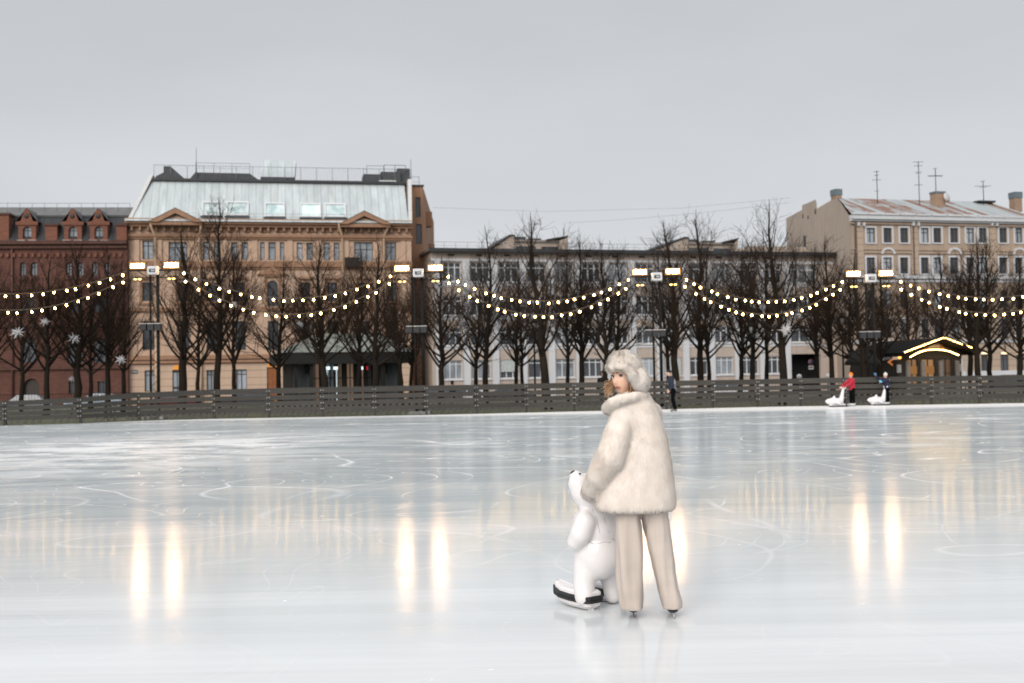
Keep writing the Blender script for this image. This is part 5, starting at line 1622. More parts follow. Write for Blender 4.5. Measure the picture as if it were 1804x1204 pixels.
# skater in a dark cap near the fence
loc = on_ground(1186, 727, 0)
J = dict(s=1.0, hip=V((.02, 0, .98)), chest=V((-.06, 0, 1.32)), neck=V((-.09, 0, 1.52)), head=V((-.145, 0, 1.655)),
         shl=V((-.05, -.19, 1.43)), ell=V((-.03, -.25, 1.16)), wrl=V((-.16, -.24, .95)), shr=V((-.05, .19, 1.43)), elr=V((.0, .24, 1.18)), wrr=V((-.12, .22, .97)),
         hpl=V((.02, -.10, .92)), knl=V((-.03, -.11, .52)), anl=V((.06, -.11, .15)), hpr=V((.02, .10, .92)), knr=V((.02, .11, .52)), anr=V((.12, .10, .15)))
navy = solid("navy_fabric", (.012, .018, .035), .8)
t, jo = figure("man in a dark cap and navy jacket skating beside the fence", "people around the rink", loc, 0, J,
       dict(skin=SK, jacket=navy, trousers=solid("black_trousers", (.004, .004, .005), .9, spec=.05), skates=solid("grey_skate", (.13, .135, .13), .6), hat=solid("dark_cap", (.012, .012, .02), .9)))
# pale and grey back panels are part of the jacket surface
me = jo.data
me.materials.append(solid("pale_panel", (.55, .52, .53), .8)); me.materials.append(solid("grey_panel", (.16, .165, .17), .8))
for p in me.polygons:
    c = p.center
    if c.x > .055 - (1.3 - c.z) * .10 and c.z < 1.40 and p.normal.x > -.3 and abs(c.y) < .22: p.material_index = 1 if c.z > 1.19 else 2

def kid(s, sit=0):
    return dict(s=s, hip=V((.0, 0, .9 * s)), chest=V((-.02, 0, 1.22 * s)), neck=V((-.03, 0, 1.42 * s)), head=V((-.05, 0, 1.56 * s)),
         shl=V((-.03, -.17 * s, 1.33 * s)), shr=V((-.03, .17 * s, 1.33 * s)), hpl=V((0, -.09 * s, .86 * s)), hpr=V((0, .09 * s, .86 * s)),
         knl=V((-.01, -.11 * s, .5 * s)), knr=V((-.01, .11 * s, .5 * s)), anl=V((.0, -.13 * s, .15)), anr=V((.0, .13 * s, .15)))
loc = on_ground(1502, 716.5, 0)
k = kid(.90); k.update(ell=V((-.24, -.22, 1.03)), wrl=V((-.48, -.12, .90)), elr=V((-.24, .2, 1.03)), wrr=V((-.48, .10, .90)))
figure("child in an orange hat and red jacket pushing a white skating aid", "people around the rink", loc, R(18), k,
       dict(skin=SK, jacket=solid("red_jacket", (.42, .008, .03), .7), trousers=solid("black_trousers", (.004, .004, .005), .9, spec=.05), skates=solid("white_skate", (.6, .6, .6), .5), hat=solid("orange_hat", (.85, .22, .012), .8)), hat='pom')
loc = on_ground(1563, 714.3, 0)
k = kid(.88); k['face'] = V((-1, 0, 0)); k.update(ell=V((-.2, -.22, 1.12)), wrl=V((-.33, -.2, 1.08)), elr=V((-.25, .2, 1.18)), wrr=V((-.42, .14, 1.36)))
t, jo = figure("child in a white hat and navy jacket raising blue mittens", "people around the rink", loc, R(10), k,
       dict(skin=SK, jacket=solid("deep_navy", (.010, .013, .045), .8), trousers=solid("black_trousers", (.004, .004, .005), .9, spec=.05), skates=solid("white_skate", (.6, .6, .6), .5), hat=solid("white_hat", (.68, .66, .62), .9)), hat='pom')
for p, c in ((k['wrl'] + V((-.05, 0, 0)), (.16, .48, .66)), (k['wrr'] + V((-.04, 0, .06)), (.03, .16, .28))):
    blob("mitten", t, [[(p, .055), (p + V((-.05, 0, .03)), .05)], [(p, .03), (p + V((.0, -.05, .05)), .022)]], solid("mitten_%d" % int(c[0] * 100), c, .9), .014)
# passers-by beyond the fence
def passer(px, py_top, D, label, hood):
    b = at(px, 690, D); hgt = at(px, py_top, D).z - STREET - .02
    s = hgt / 1.75; k = kid(s * 1.02)
    k.update(ell=V((-.02, -.25 * s, 1.1 * s)), wrl=V((-.08, -.24 * s, .88 * s)), elr=V((-.02, .25 * s, 1.1 * s)), wrr=V((-.08, .24 * s, .88 * s)))
    bl = solid("black_coat", (.009, .009, .010), .9)
    figure(label, "people around the rink", (b.x, b.y, STREET), R(60 if hood else 150), k, dict(skin=SK, jacket=bl, trousers=bl, skates=bl, hat=solid("black_hair", (.01, .008, .007), .8)), hat='hood', vox=.03)
passer(797, 669.5, 74, "dark-haired passer-by seen over the fence before the white car", False)
passer(1063, 652, 68, "black hooded passer-by half hidden behind the woman in fur", True)

# ------------------------------------------------------------------ whale-shaped skating aids
def whale(px, py, label, rz):
    loc = on_ground(px, py, 0)
    t = thing("whale_skating_aid", label, "skating aid", loc, rz, "white whale-shaped skating aids")
    parts = [[(V((-.52, 0, .26)), .055), (V((-.42, 0, .25)), .12), (V((-.22, 0, .245)), .175), (V((.02, 0, .23)), .17), (V((.17, 0, .24)), .13), (V((.23, 0, .42)), .10), (V((.27, 0, .62)), .075), (V((.31, 0, .78)), .055)],
             [(V((.31, 0, .78)), .05), (V((.36, -.14, .86)), .035)], [(V((.31, 0, .78)), .05), (V((.36, .14, .86)), .035)], [(V((.30, 0, .8)), .045), (V((.24, 0, .86)), .035)],
             [(V((-.12, -.12, .24)), .07), (V((.02, -.27, .13)), .03)], [(V((-.12, .12, .24)), .07), (V((.02, .27, .13)), .03)],
             [(V((-.3, 0, .12)), .10), (V((.1, 0, .11)), .10), (V((.38, 0, .09)), .045)], [(V((-.14, 0, .38)), .06), (V((-.14, 0, .45)), .055)]]
    blob("body", t, parts, M_white, .016, 4)
    b = MB(); b.prism_z([(-.36, -.1), (-.28, -.19), (.40, -.19), (.50, -.12), (.50, .12), (.40, .19), (-.28, .19), (-.36, .1)], .0, .045, M_black); b.build("base", t, bevel=.012)
    for sg in (-1, 1):
        e = MB(); e.ball((-.455, sg * .095, .285), .018, M_black, 8, 6); e.build("eye", t)
whale(1475, 717.2, "white whale-shaped skating aid pushed by the child in red", R(12))
whale(1549, 714.6, "white whale-shaped skating aid in front of the child in the white hat", R(8))
# ------------------------------------------------------------------ woman in fur
WD = on_ground(1150, 1089).y
wo = V((on_ground(1150, 1089).x, WD, 0))
K = WD / F                              # metres per photo pixel at her distance
def Wp(px, py, dy=0.0): return at(px, py, WD + dy) - wo
woman = thing("person", "woman in cream fur coat, white fur hat and beige trousers, looking over her shoulder", "person", wo)

def loft(mb, rows, m, n=28, power=2.4):
    """rows: (centre, rx, ry) horizontal superellipse rings"""
    vs = []; fs = []
    for c, rx, ry in rows:
        for k in range(n):
            th = 2 * math.pi * k / n
            ct, st = math.cos(th), math.sin(th)
            vs.append((c.x + rx * math.copysign(abs(ct) ** (2 / power), ct), c.y + ry * math.copysign(abs(st) ** (2 / power), st), c.z))
    for i in range(len(rows) - 1):
        for k in range(n):
            k2 = (k + 1) % n; fs.append((i*n+k, i*n+k2, (i+1)*n+k2, (i+1)*n+k))
    fs.append(tuple(range(n-1, -1, -1))); fs.append(tuple((len(rows)-1)*n+k for k in range(n)))
    mb.add(vs, fs, m, True)

def fur(vs, fs, mb, count, length, width, mat, comb, spread, seed, tint=None, keep=None):
    """short strands rooted all over a surface, combed along `comb`, lying close to it"""
    r = random.Random(seed)
    tris = []; tot = 0
    for f in fs:
        a, b, c = vs[f[0]], vs[f[1]], vs[f[2]]; d = vs[f[3]] if len(f) > 3 else c
        ar = ((b - a).cross(c - a)).length / 2 + ((c - a).cross(d - a)).length / 2
        tot += ar; tris.append((tot, f))
    import bisect
    keys = [x[0] for x in tris]
    alts = {}
    if mb.nrm is None:
        acc = [V() for _ in vs]
        for f in fs:
            n_ = (vs[f[2]] - vs[f[0]]).cross(vs[f[3 if len(f) > 3 else 1]] - vs[f[1]]) if len(f) > 3 else (vs[f[1]] - vs[f[0]]).cross(vs[f[2]] - vs[f[0]])
            for i in f: acc[i] += n_
        mb.nrm = [tuple(a.normalized()) for a in acc]
    for _ in range(count):
        f = tris[min(len(tris) - 1, bisect.bisect(keys, r.random() * tot))][1]
        a, b, c = vs[f[0]], vs[f[1]], vs[f[2]]; d = vs[f[3]] if len(f) > 3 else c
        u, v = r.random(), r.random()
        p = a.lerp(b, u).lerp(d.lerp(c, u), v)
        nrm = (c - a).cross(d - b) if len(f) > 3 else (b - a).cross(c - a)
        if nrm.length < 1e-12: continue
        nrm.normalize()
        if keep and not keep(p, nrm): continue
        clump = mnoise.noise_vector(p * 16.0)
        g = comb(p) if callable(comb) else comb
        dr = (nrm * spread + g * .8 + clump * .38 + V((r.gauss(0, .22), r.gauss(0, .22), r.gauss(0, .22)))).normalized()
        if dr.dot(nrm) < .12: dr = (dr + nrm * .3).normalized()
        sd = dr.cross(nrm)
        if sd.length < .05: sd = dr.orthogonal()
        sd.normalize()
        L = length * r.uniform(.6, 1.25); w_ = width * r.uniform(.7, 1.3) / 2
        m = tint(p, r) if tint else mat
        lv, lf, ln = alts.setdefault(m, ([], [], []))
        k = len(lv)
        base = p - nrm * .004
        tip = p + dr * L + V((0, 0, -L * .12))
        midp = p + dr * L * .55
        lv += [base - sd * w_, base + sd * w_, midp + sd * w_ * .7, midp - sd * w_ * .7, tip]
        lf += [(k, k+1, k+2, k+3), (k+3, k+2, k+4)]
        sn = (nrm + V((r.gauss(0, .09), r.gauss(0, .09), r.gauss(0, .09)))).normalized()
        ln += [tuple(sn)] * 5
    for m, (lv, lf, ln) in alts.items():
        mb.add(lv, lf, m, True); mb.nrm += ln

def mat_fur(name, col, dark):
    k = N(name)
    o = k.coord()
    nz = k.noise(o, 7, 5, .6); n2 = k.noise(k.coord(scale=(30, 30, 9)), 2.0, 3)
    c = k.mix(k.ramp(nz, [(.35, 0.), (.7, 1.)]), dark, col)
    c = k.mix(k.ramp(n2, [(.35, .2), (.6, 0.)]), c, tuple(x * .9 for x in dark))
    df = k.n("BsdfDiffuse", i_Color=c); tl = k.n("BsdfTranslucent", i_Color=c)
    ms = k.n("MixShader", i_0=.22); k.l(df.outputs[0], ms.inputs[1]); k.l(tl.outputs[0], ms.inputs[2]); k.l(ms.outputs[0], k.out.inputs[0])
    return k.m
M_fur = mat_fur("cream_fur", (.97, .915, .855), (.90, .815, .735))
M_fur2 = mat_fur("white_hat_fur", (.98, .925, .865), (.94, .87, .80))
M_fur3 = mat_fur("tan_hat_fur", (.76, .62, .49), (.62, .48, .36))
M_skin = solid("face_skin", (.70, .43, .30), .45, var=.05, scale=14)
M_lip = solid("lips", (.46, .19, .14), .4, var=.1)
M_hairb = solid("auburn_hair", (.40, .20, .085), .55, var=.35, scale=20)
M_hairl = solid("backlit_curls", (.55, .36, .21), .55, var=.3, scale=20)
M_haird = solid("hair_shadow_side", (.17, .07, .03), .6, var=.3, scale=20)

# --- body: one continuous mesh (head with a face, neck, torso, arms with hands, legs)
HC = Wp(1100.5, 665.5, -.005)                               # head centre
yaw = R(46)
fwd = V((-math.sin(yaw), -math.cos(yaw), .0)); rgt = V((math.cos(yaw), -math.sin(yaw), 0)) * -1   # rgt = her right-hand side? (x axis of the head)
rgt = V((-math.cos(yaw), math.sin(yaw), 0))
upv = V((0, 0, 1))
tilt = Matrix.Rotation(R(4), 3, fwd)
def Hp(x, y, z): return HC + tilt @ (rgt * x + fwd * y + upv * z)
body = MB()
# head as a sculpted sphere
nu, nv = 64, 48
hv = []; hf = []
def head_pt(th, ph):
    x, y, z = math.cos(ph) * math.sin(th), math.cos(ph) * math.cos(th), math.sin(ph)
    X, Y, Z = x * .073, y * .092, z * .108
    if z < 0:
        k = (-z) ** 1.4
        X *= 1 - .34 * k; Y = Y * (1 - .10 * k) + .018 * k * (1 if y > 0 else .2)
    if y > 0:
        def gb(cx, cz, sx, sz, a): return a * math.exp(-((X - cx) / sx) ** 2 - ((Z - cz) / sz) ** 2)
        dY = 0
        dY += gb(0, -.030, .011, .016, .021) + gb(0, -.008, .009, .022, .010)          # nose
        dY -= gb(-.031, .010, .016, .012, .011) + gb(.031, .010, .016, .012, .011)      # sockets
        dY += gb(0, .036, .05, .012, .004)
        dY += gb(0, -.061, .018, .0055, .0065) + gb(0, -.0725, .016, .006, .0075) - gb(0, -.0665, .016, .003, .006)  # lips
        dY += gb(0, -.098, .018, .014, .007)
        dY += gb(-.045, -.028, .02, .02, .004) + gb(.045, -.028, .02, .02, .004)
        Y += dY * max(0, y) ** .5
    return X, Y, Z
hv.append(Hp(*head_pt(0, -math.pi / 2)))
for j in range(1, nv):
    ph = -math.pi / 2 + math.pi * j / nv
    for i in range(nu): hv.append(Hp(*head_pt(2 * math.pi * i / nu, ph)))
hv.append(Hp(*head_pt(0, math.pi / 2)))
hf += [(0, 1 + i, 1 + (i+1) % nu)[::-1] for i in range(nu)]
for j in range(nv - 2):
    for i in range(nu):
        a = 1 + j*nu + i; b = 1 + j*nu + (i+1) % nu; hf.append((a, b, b + nu, a + nu))
s_ = 1 + (nv-2)*nu; hf += [(s_ + i, s_ + (i+1) % nu, len(hv) - 1) for i in range(nu)]
body.add(hv, hf, M_skin, True)
for sx in (-1, 1): body.ball(Hp(sx * .076, -.005, -.01), (.012, .02, .03), M_skin, 10, 8)
nk = Wp(1112, 705, .03)
chain(body, [(Hp(0, -.02, -.06), .052), (nk, .055), (Wp(1122, 740, .02), .09), (Wp(1132, 790, .02), .115), (Wp(1131, 840, .02), .12)], M_skin)
shl, ell, wrl = Wp(1098, 735, -.05), Wp(1072, 806, -.10), Wp(1048, 856, .01)
shr, elr, wrr = Wp(1146, 735, .08), Wp(1120, 812, .20), Wp(1056, 852, .22)
chain(body, [(V(nk) + V((0, 0, -.06)), .06), (shl, .055), (ell, .045), (wrl, .028)], M_skin)
chain(body, [(V(nk) + V((0, 0, -.06)), .06), (shr, .055), (elr, .045), (wrr, .028)], M_skin)
for c in hand_chains(wrl, (Wp(1030, 870, .15) - wrl), V((0, .4, 1)), .95, .45, V((-.5, .5, -.5))): chain(body, c, M_skin, 10)
for c in hand_chains(wrr, (Wp(1036, 868, .20) - wrr), V((0, -1, .3)), .95, .55, V((.1, -.3, -.8))): chain(body, c, M_skin, 10)
for (hx, kx, ax, ay) in ((1108, 1110, 1114, 1062), (1152, 1166, 1184, 1064)):
    chain(body, [(Wp(1130, 845, .02), .11), (Wp(hx, 890, .01), .07), (Wp(kx, 980, .0), .058), (Wp(ax, ay, 0), .04)], M_skin)
vs, fs = remesh(body, .0048, 2, .4)
mb = MB()
iv = (tilt.to_3x3()).inverted()
skinf, lipf = [], []
for f in fs:
    c = sum((vs[i] for i in f), V()) / len(f)
    l = iv @ (c - HC); X, Y, Z = l.dot(rgt), l.dot(fwd), l.z
    if Y > .06 and abs(X) < .0225 * (1 - .15 * abs(Z + .0665) / .01) and -.0795 < Z < -.0545 and not (abs(X) > .014 and abs(Z + .0665) > .008): lipf.append(f)
    else: skinf.append(f)
mb.add(vs, skinf, M_skin, True)
mb.f += [tuple(f) for f in lipf]; k_ = mb._m(M_lip); mb.mi += [k_] * len(lipf); mb.sm += [True] * len(lipf)
bo = mb.build("body", woman)
# eyes, lashes, brows
M_eye = solid("eye_white", (.62, .58, .55), .25, var=.02); M_iris = solid("iris", (.05, .03, .02), .15); M_lash = solid("lash", (.018, .010, .008), .7); M_brow = solid("brow_hair", (.10, .05, .028), .8)
for sx in (-1, 1):
    ec = Hp(sx * .031, .0705, .010)
    e = MB(); e.ball(ec, .0138, M_eye, 16, 12); eo = e.build("eye", bo)
    look = (tilt @ (fwd + rgt * .18)).normalized() if False else (V((0, -1, 0)) * .55 + fwd * .45).normalized()
    e = MB(); e.ball(ec + look * .0092, .0080, M_iris, 12, 8); e.build("iris", eo)
    l = MB()
    up = [Hp(sx * .031 + q * .0165, .083 - abs(q) ** 2 * .009, .0165 - abs(q) ** 2 * .006 + (.001 if q * sx > 0 else 0)) for q in (-1, -.5, 0, .5, 1)]
    l.tube(up, [.0018, .0030, .0036, .0034, .0024], M_lash, 6)
    lo_ = [Hp(sx * .031 + q * .0145, .082 - abs(q) ** 2 * .008, .0035 + abs(q) ** 2 * .004) for q in (-1, -.5, 0, .5, 1)]
    l.tube(lo_, .0009, M_lash, 5); l.build("eyelashes", eo)
    b = MB(); br_ = [Hp(sx * (.012 + q * .038), .0945 - q * q * .019, .028 + .010 * math.sin(q * 2.4)) for q in (0, .25, .5, .75, 1)]
    b.tube(br_, [.003, .0042, .004, .003, .0015], M_brow, 6); b.build("eyebrow", bo)
m = MB(); m.tube([Hp(q * .018, .0985 - q * q * .012, -.0668 + .001 * q * q) for q in (-1, -.5, 0, .5, 1)], [.0008, .002, .0028, .002, .0008], solid("mouth_shadow", (.06, .015, .015), .6), 6); m.build("mouth", bo)
# --- hair: curly locks around the face
r = random.Random(5)
hm = MB()
def lock(p0, p1, n_, amp, rad, m):
    p0, p1 = V(p0), V(p1); ax = (p1 - p0); a = ax.orthogonal().normalized(); b = ax.cross(a).normalized()
    ph = r.uniform(0, 6.28); tw = r.uniform(3.5, 6.0) * (ax.length / .12)
    pts = []; rr = []
    for i in range(n_ + 1):
        t = i / n_; th = ph + tw * t
        pts.append(p0 + ax * t + (a * math.cos(th) + b * math.sin(th)) * amp * (.25 + t)); rr.append(rad * (1 - .6 * t) + .0006)
    hm.tube(pts, rr, m, 5)
for i in range(70):           # far (left) side: loose curls, backlight painted as a paler hair colour
    p0 = Hp(.072 + r.uniform(-.006, .012), r.uniform(-.06, .05), r.uniform(-.035, .03))
    p1 = Wp(r.gauss(1067.5, 4.5), r.uniform(676, 702), r.uniform(.01, .11)); lock(p0, p1, 18, r.uniform(.007, .017), r.uniform(.0008, .0018), M_hairl if r.random() < .7 else M_hairb)
hm.build("side_hair", woman); hm = MB()
for i in range(150):           # near side between cheek and hat flap
    a = r.random()
    p0 = Hp(-.074 - r.uniform(0, .012), .045 - a * .07 + r.uniform(-.01, .01), .035 - .02 * a)
    p1 = Hp(-.068 - r.uniform(-.012, .02), .050 - a * .10 + r.uniform(-.01, .01), -.105 - r.uniform(0, .03)); lock(p0, p1, 12, r.uniform(.003, .009), r.uniform(.002, .0042), M_hairb if r.random() < .6 else M_haird)
for i in range(60):
    a = r.random()
    p0 = Hp(-.076, -.0 - a * .07, .03); p1 = Hp(-.076 - r.uniform(0, .02), -.01 - a * .07, -.12); lock(p0, p1, 10, .006, .004, M_haird)
hm.build("side_hair", woman)
# --- fur coat
cm = MB()
rows = []
for py, xl, xr, dy, ry in ((688, 1098, 1138, .02, .07), (695, 1086, 1143, .02, .10), (704, 1077, 1149, .02, .122), (716, 1072, 1156, .02, .135), (735, 1082, 1164, .02, .145), (770, 1088, 1174, .02, .16), (810, 1077, 1182, .02, .172), (850, 1060, 1187, .02, .185), (878, 1050, 1190, .02, .195), (890, 1048, 1190, .02, .197), (896, 1052, 1187, .02, .19)):
    c = Wp((xl + xr) / 2, py, dy); rows.append((c, (xr - xl) / 2 * K, ry))
loft(cm, rows[::-1], M_fur, 32)
chain(cm, [(Wp(1101, 727, -.035), .082), (Wp(1089, 764, -.09), .094), (Wp(1076, 804, -.105), .100), (Wp(1056, 838, -.05), .086), (Wp(1045, 858, .015), .074), (Wp(1039, 865, .065), .060)], M_fur, 18)
chain(cm, [(Wp(1146, 728, .06), .08), (Wp(1136, 770, .13), .088), (Wp(1118, 810, .20), .09), (Wp(1085, 838, .22), .082), (Wp(1062, 850, .22), .072)], M_fur, 16)
ring = [(1070, 718, -.02), (1078, 709, -.09), (1096, 702, -.125), (1117, 697, -.12), (1133, 695, -.07), (1139, 697, .03), (1128, 700, .12), (1104, 706, .14), (1082, 714, .11), (1071, 719, .05)]
cr_ = [(Wp(*p), q) for p, q in zip(ring, (.037, .036, .031, .028, .026, .026, .029, .033, .036, .037))]; chain(cm, cr_ + [cr_[0]], M_fur, 14)
vs, fs = remesh(cm, .010, 14, .6)
mb = MB(); mb.add(vs, fs, M_fur, True)
fur(vs, fs, mb, 85000, .019, .0034, M_fur, V((0, 0, -1)), .34, 3)
mb.build("fur_coat", woman)
# --- fur hat with ear flap
hm = MB()
hm.ball(Wp(1101, 642, .0), (.104, .118, .074), M_fur2, 24, 16)
hm.ball(Wp(1108, 646, .02), (.088, .11, .084), M_fur2, 24, 16)
hm.ball(Wp(1092, 640, -.03), (.066, .09, .064), M_fur2, 20, 14)
br_ = [(1079, 650, .06), (1077.5, 651, -.02), (1081, 648, -.08), (1090, 646.5, -.108), (1101, 648.5, -.114), (1111, 656, -.11), (1118, 665, -.09), (1123, 676, -.07)]
chain(hm, [(Wp(*p), q) for p, q in zip(br_, (.028, .028, .028, .028, .029, .031, .034, .036))], M_fur2, 14)
hm.ball(Wp(1127, 668, -.05), (.056, .068, .082), M_fur2, 18, 12, rot=Matrix.Rotation(R(-8), 3, 'Y'))
hm.ball(Wp(1117, 660, .05), (.062, .09, .085), M_fur2, 18, 12)
chain(hm, [(Wp(1084, 650, .09), .035), (Wp(1092, 668, .12), .036), (Wp(1096, 680, .12), .036)], M_fur2, 12)
# carve the face opening: only keep the shell outside the face
vs, fs = remesh(hm, .008, 3)
mb = MB(); mb.add(vs, fs, M_fur2, True)
ctr = Wp(1104, 655, 0)
def hcomb(p):
    q = (p - ctr); 
    return V((q.x * 2.5, q.y * 2.5, .5 if p.z > ctr.z - .02 and q.x < .02 else -.9)).normalized()
def htint(p, r_):
    q = p - ctr
    if q.z > .02 and q.x < .0 and mnoise.noise(V((p.x * 60, p.y * 60, p.z * 12))) > .22 and q.z > .05 and r_.random() < .5: return M_fur3
    return M_fur2
fur(vs, fs, mb, 30000, .027, .0030, M_fur2, hcomb, .42, 9, htint)
mb.build("fur_hat", woman)
# --- wide beige trousers
M_trou = None
k = N("beige_wool")
o = k.coord(); sg = k.noise(k.coord(scale=(9, 9, .7)), 1.0, 4); wv = k.noise(o, 160, 2)
c = k.mix(k.ramp(sg, [(.3, 0.), (.7, 1.)]), (.475, .405, .355), (.545, .475, .42))
b = k.bsdf(i_Base_Color=c, i_Roughness=.85); k.l(k.bump(k.math('ADD', k.math('MULTIPLY', sg, 2.5), k.math('MULTIPLY', wv, .3)), .45, .02), b.inputs["Normal"])
M_trou = k.m
tm = MB()
left = [(880, 1083, 1132), (897, 1084, 1129), (930, 1083.5, 1129), (970, 1084, 1129.5), (1010, 1085, 1131), (1040, 1087.5, 1133), (1060, 1091, 1134.5), (1073, 1094, 1133)]
right = [(880, 1128, 1177), (897, 1129.5, 1176), (930, 1135, 1178), (970, 1143, 1183), (1010, 1151, 1190), (1040, 1158, 1196), (1060, 1164, 1200.5), (1072, 1168, 1200.5)]
for rows_, dyc in ((left, .0), (right, .02)):
    L_ = []
    for py, xl, xr in rows_:
        c_ = Wp((xl + xr) / 2, py, dyc); L_.append((c_, (xr - xl) / 2 * K, (xr - xl) / 2 * K * 1.12))
    loft(tm, L_[::-1], M_trou, 26, 2.3)
tm.ball(Wp(1131, 872, .01), (.165, .13, .10), M_trou, 20, 12)
vs, fs = remesh(tm, .008, 3)
mb = MB(); mb.add(vs, fs, M_trou, True)
# soft folds: displaced with a long vertical noise
for i, v in enumerate(mb.v):
    q = mnoise.noise(V((v[0] * 16, v[1] * 16, v[2] * 3.0 + v[0] * 9))) * .017 + mnoise.noise(V((v[0] * 7, v[1] * 7, v[2] * 12 + 3))) * .006
    d_ = V((v[0] - (Wp(1108, 980).x if v[0] < Wp(1140, 980).x else Wp(1165, 980).x), v[1], 0))
    if d_.length > 1e-4: d_.normalize(); mb.v[i] = (v[0] + d_.x * q, v[1] + d_.y * q, v[2])
mb.build("trousers", woman)
# --- skates seen from behind
M_boot = solid("black_boot", (.012, .012, .013), .4)
for hx, ay, dx in ((1116, 1089.5, .029), (1187, 1090.5, .012)):
    hl = on_ground(hx, ay, 0) - wo
    skate(woman, (hl.x + dx, hl.y + .27, 0), (hl.x, hl.y, 0), M_boot, .07, dz=-.028)

# ------------------------------------------------------------------ polar bear skating aid
bD = on_ground(1048, 1080).y
bo_ = V((on_ground(1030, 1075).x, bD + .1, 0))
KB = bD / F
def Bp(px, py, dy=0.0): return at(px, py, bD + .12 + dy) - bo_
bear = thing("polar_bear_skating_aid", "white polar-bear-shaped skating aid on two black-banded runners, held by the woman in fur", "skating aid", bo_)
rp = lambda q: q * KB
M_gloss = N("glossy_white_plastic"); _b = M_gloss.bsdf(i_Base_Color=(.725, .70, .695, 1), i_Roughness=.28)
_b.inputs["Coat Weight"].default_value = .2; _b.inputs["Coat Roughness"].default_value = .08
M_gloss = M_gloss.m
q = MB()
chain(q, [(Bp(1014.5, 840, -.03), rp(12)), (Bp(1019.5, 852, -.04), rp(19.5)), (Bp(1027, 866, -.04), rp(22)), (Bp(1041, 885, -.02), rp(24)), (Bp(1049, 905, .0), rp(31))], M_gloss, 20)
q.ball(Bp(1030, 840, .02), (rp(8), rp(5), rp(8)), M_gloss, 12, 8)
q.ball(Bp(1041, 924, .01), (rp(34), rp(28), rp(36)), M_gloss, 24, 16)
q.ball(Bp(1057, 925, .02), (rp(36), rp(33), rp(42)), M_gloss, 24, 16)
q.ball(Bp(1053, 975, .04), (rp(43), rp(38), rp(48)), M_gloss, 24, 16)
chain(q, [(Bp(1034, 901, -.06), rp(13)), (Bp(1031, 919, -.09), rp(20)), (Bp(1023, 940, -.09), rp(20)), (Bp(1014, 954, -.06), rp(16))], M_gloss, 18)
chain(q, [(Bp(1058, 905, .12), rp(14)), (Bp(1050, 940, .16), rp(17)), (Bp(1032, 952, .18), rp(15))], M_gloss, 16)
chain(q, [(Bp(1034, 995, .03), rp(25)), (Bp(1029, 1030, .01), rp(20)), (Bp(1030, 1051, -.02), rp(18.5))], M_gloss, 20)
chain(q, [(Bp(1070, 1000, .12), rp(22)), (Bp(1077, 1030, .16), rp(17)), (Bp(1079, 1048, .17), rp(16))], M_gloss, 18)
vs, fs = remesh(q, .009, 16)
mb = MB(); mb.add(vs, fs, M_gloss, True); mb.build("body", bear)
m = MB(); m.ball(Bp(1009.5, 833, -.035), (rp(5.2), rp(4.5), rp(3.6)), M_black, 12, 8, rot=Matrix.Rotation(R(-30), 3, 'Y')); m.build("nose", bear)
for a, b_ in ((Bp(1021.5, 835, -.09), 1), (Bp(1012.5, 846, .04), 1)):
    m = MB(); m.ball(a, (rp(2.2), rp(1.4), rp(1.6)), M_black, 10, 6); m.build("eye", bear)
from mathutils.bvhtree import BVHTree
bvh = BVHTree.FromPolygons([tuple(v) for v in vs], fs)
eye_ = V((0, 0, CAMZ)) - bo_
def skin_pt(px, py):
    d_ = ray(px, py).normalized(); h_ = bvh.ray_cast(eye_, d_)
    return None if h_[0] is None else h_[0] - d_ * .0008
M_seam = solid("mould_seam", (.38, .37, .37), .5)
for pts in ([(1043, 897), (1050, 912), (1054, 926), (1057, 940)], [(1063, 899), (1066, 920), (1072, 938), (1080, 950), (1086, 953)], [(1036, 953), (1045, 959), (1055, 958), (1066, 955), (1076, 957)]):
    P = [skin_pt(*p) for p in pts]; P = [p for p in P if p is not None]
    if len(P) > 2:
        m = MB(); m.tube(P, .0016, M_seam, 5); m.build("mould_seam", bear)
def runner(rear, heading, L, w_):
    """boat-shaped runner: white hull, black rubber band, white deck"""
    rear = V(rear); h = V(heading).normalized(); sd = V((-h.y, h.x, 0))
    out = []
    for f, hw in ((0, .62), (.03, .86), (.12, 1), (.45, 1), (.7, .86), (.88, .55), (.97, .22), (1, .03)): out.append((f, hw))
    def ring(inset, z, rise):
        a = [(rear + h * (f * (L - 2 * inset) + inset) + sd * (hw * w_ / 2 - inset * (1 if hw > .3 else .3)) + V((0, 0, z + rise * max(0, f - .55) ** 2))) for f, hw in out]
        b = [(rear + h * (f * (L - 2 * inset) + inset) - sd * (hw * w_ / 2 - inset * (1 if hw > .3 else .3)) + V((0, 0, z + rise * max(0, f - .55) ** 2))) for f, hw in out]
        return a + b[::-1]
    def stack(mb, rings, m):
        n = len(rings[0]); vs = [p for r_ in rings for p in r_]; fs = []
        for i in range(len(rings) - 1):
            for k in range(n): fs.append((i*n + k, i*n + (k+1) % n, (i+1)*n + (k+1) % n, (i+1)*n + k))
        fs.append(tuple(range(n-1, -1, -1))); fs.append(tuple((len(rings)-1)*n + k for k in range(n)))
        mb.add(vs, fs, m)
    m = MB(); stack(m, [ring(.035, .008, .12), ring(.012, .03, .12), ring(.008, .06, .12), ring(.008, .118, .12), ring(.02, .132, .12), ring(.05, .136, .12)], M_gloss)
    o = m.build("runner", bear, bevel=.004)
    m = MB(); stack(m, [ring(.006, .050, .12), ring(-.004, .054, .12), ring(-.004, .070, .12), ring(.001, .073, .12), ring(-.004, .076, .12), ring(-.004, .096, .12), ring(.006, .100, .12)], M_black); m.build("rubber_band", o)
    m = MB(); m.box(-.02, .02, -.02, .02, 0, .02, M_gloss)
    c = m.build("glide_foot", o); c.location = rear + h * .06
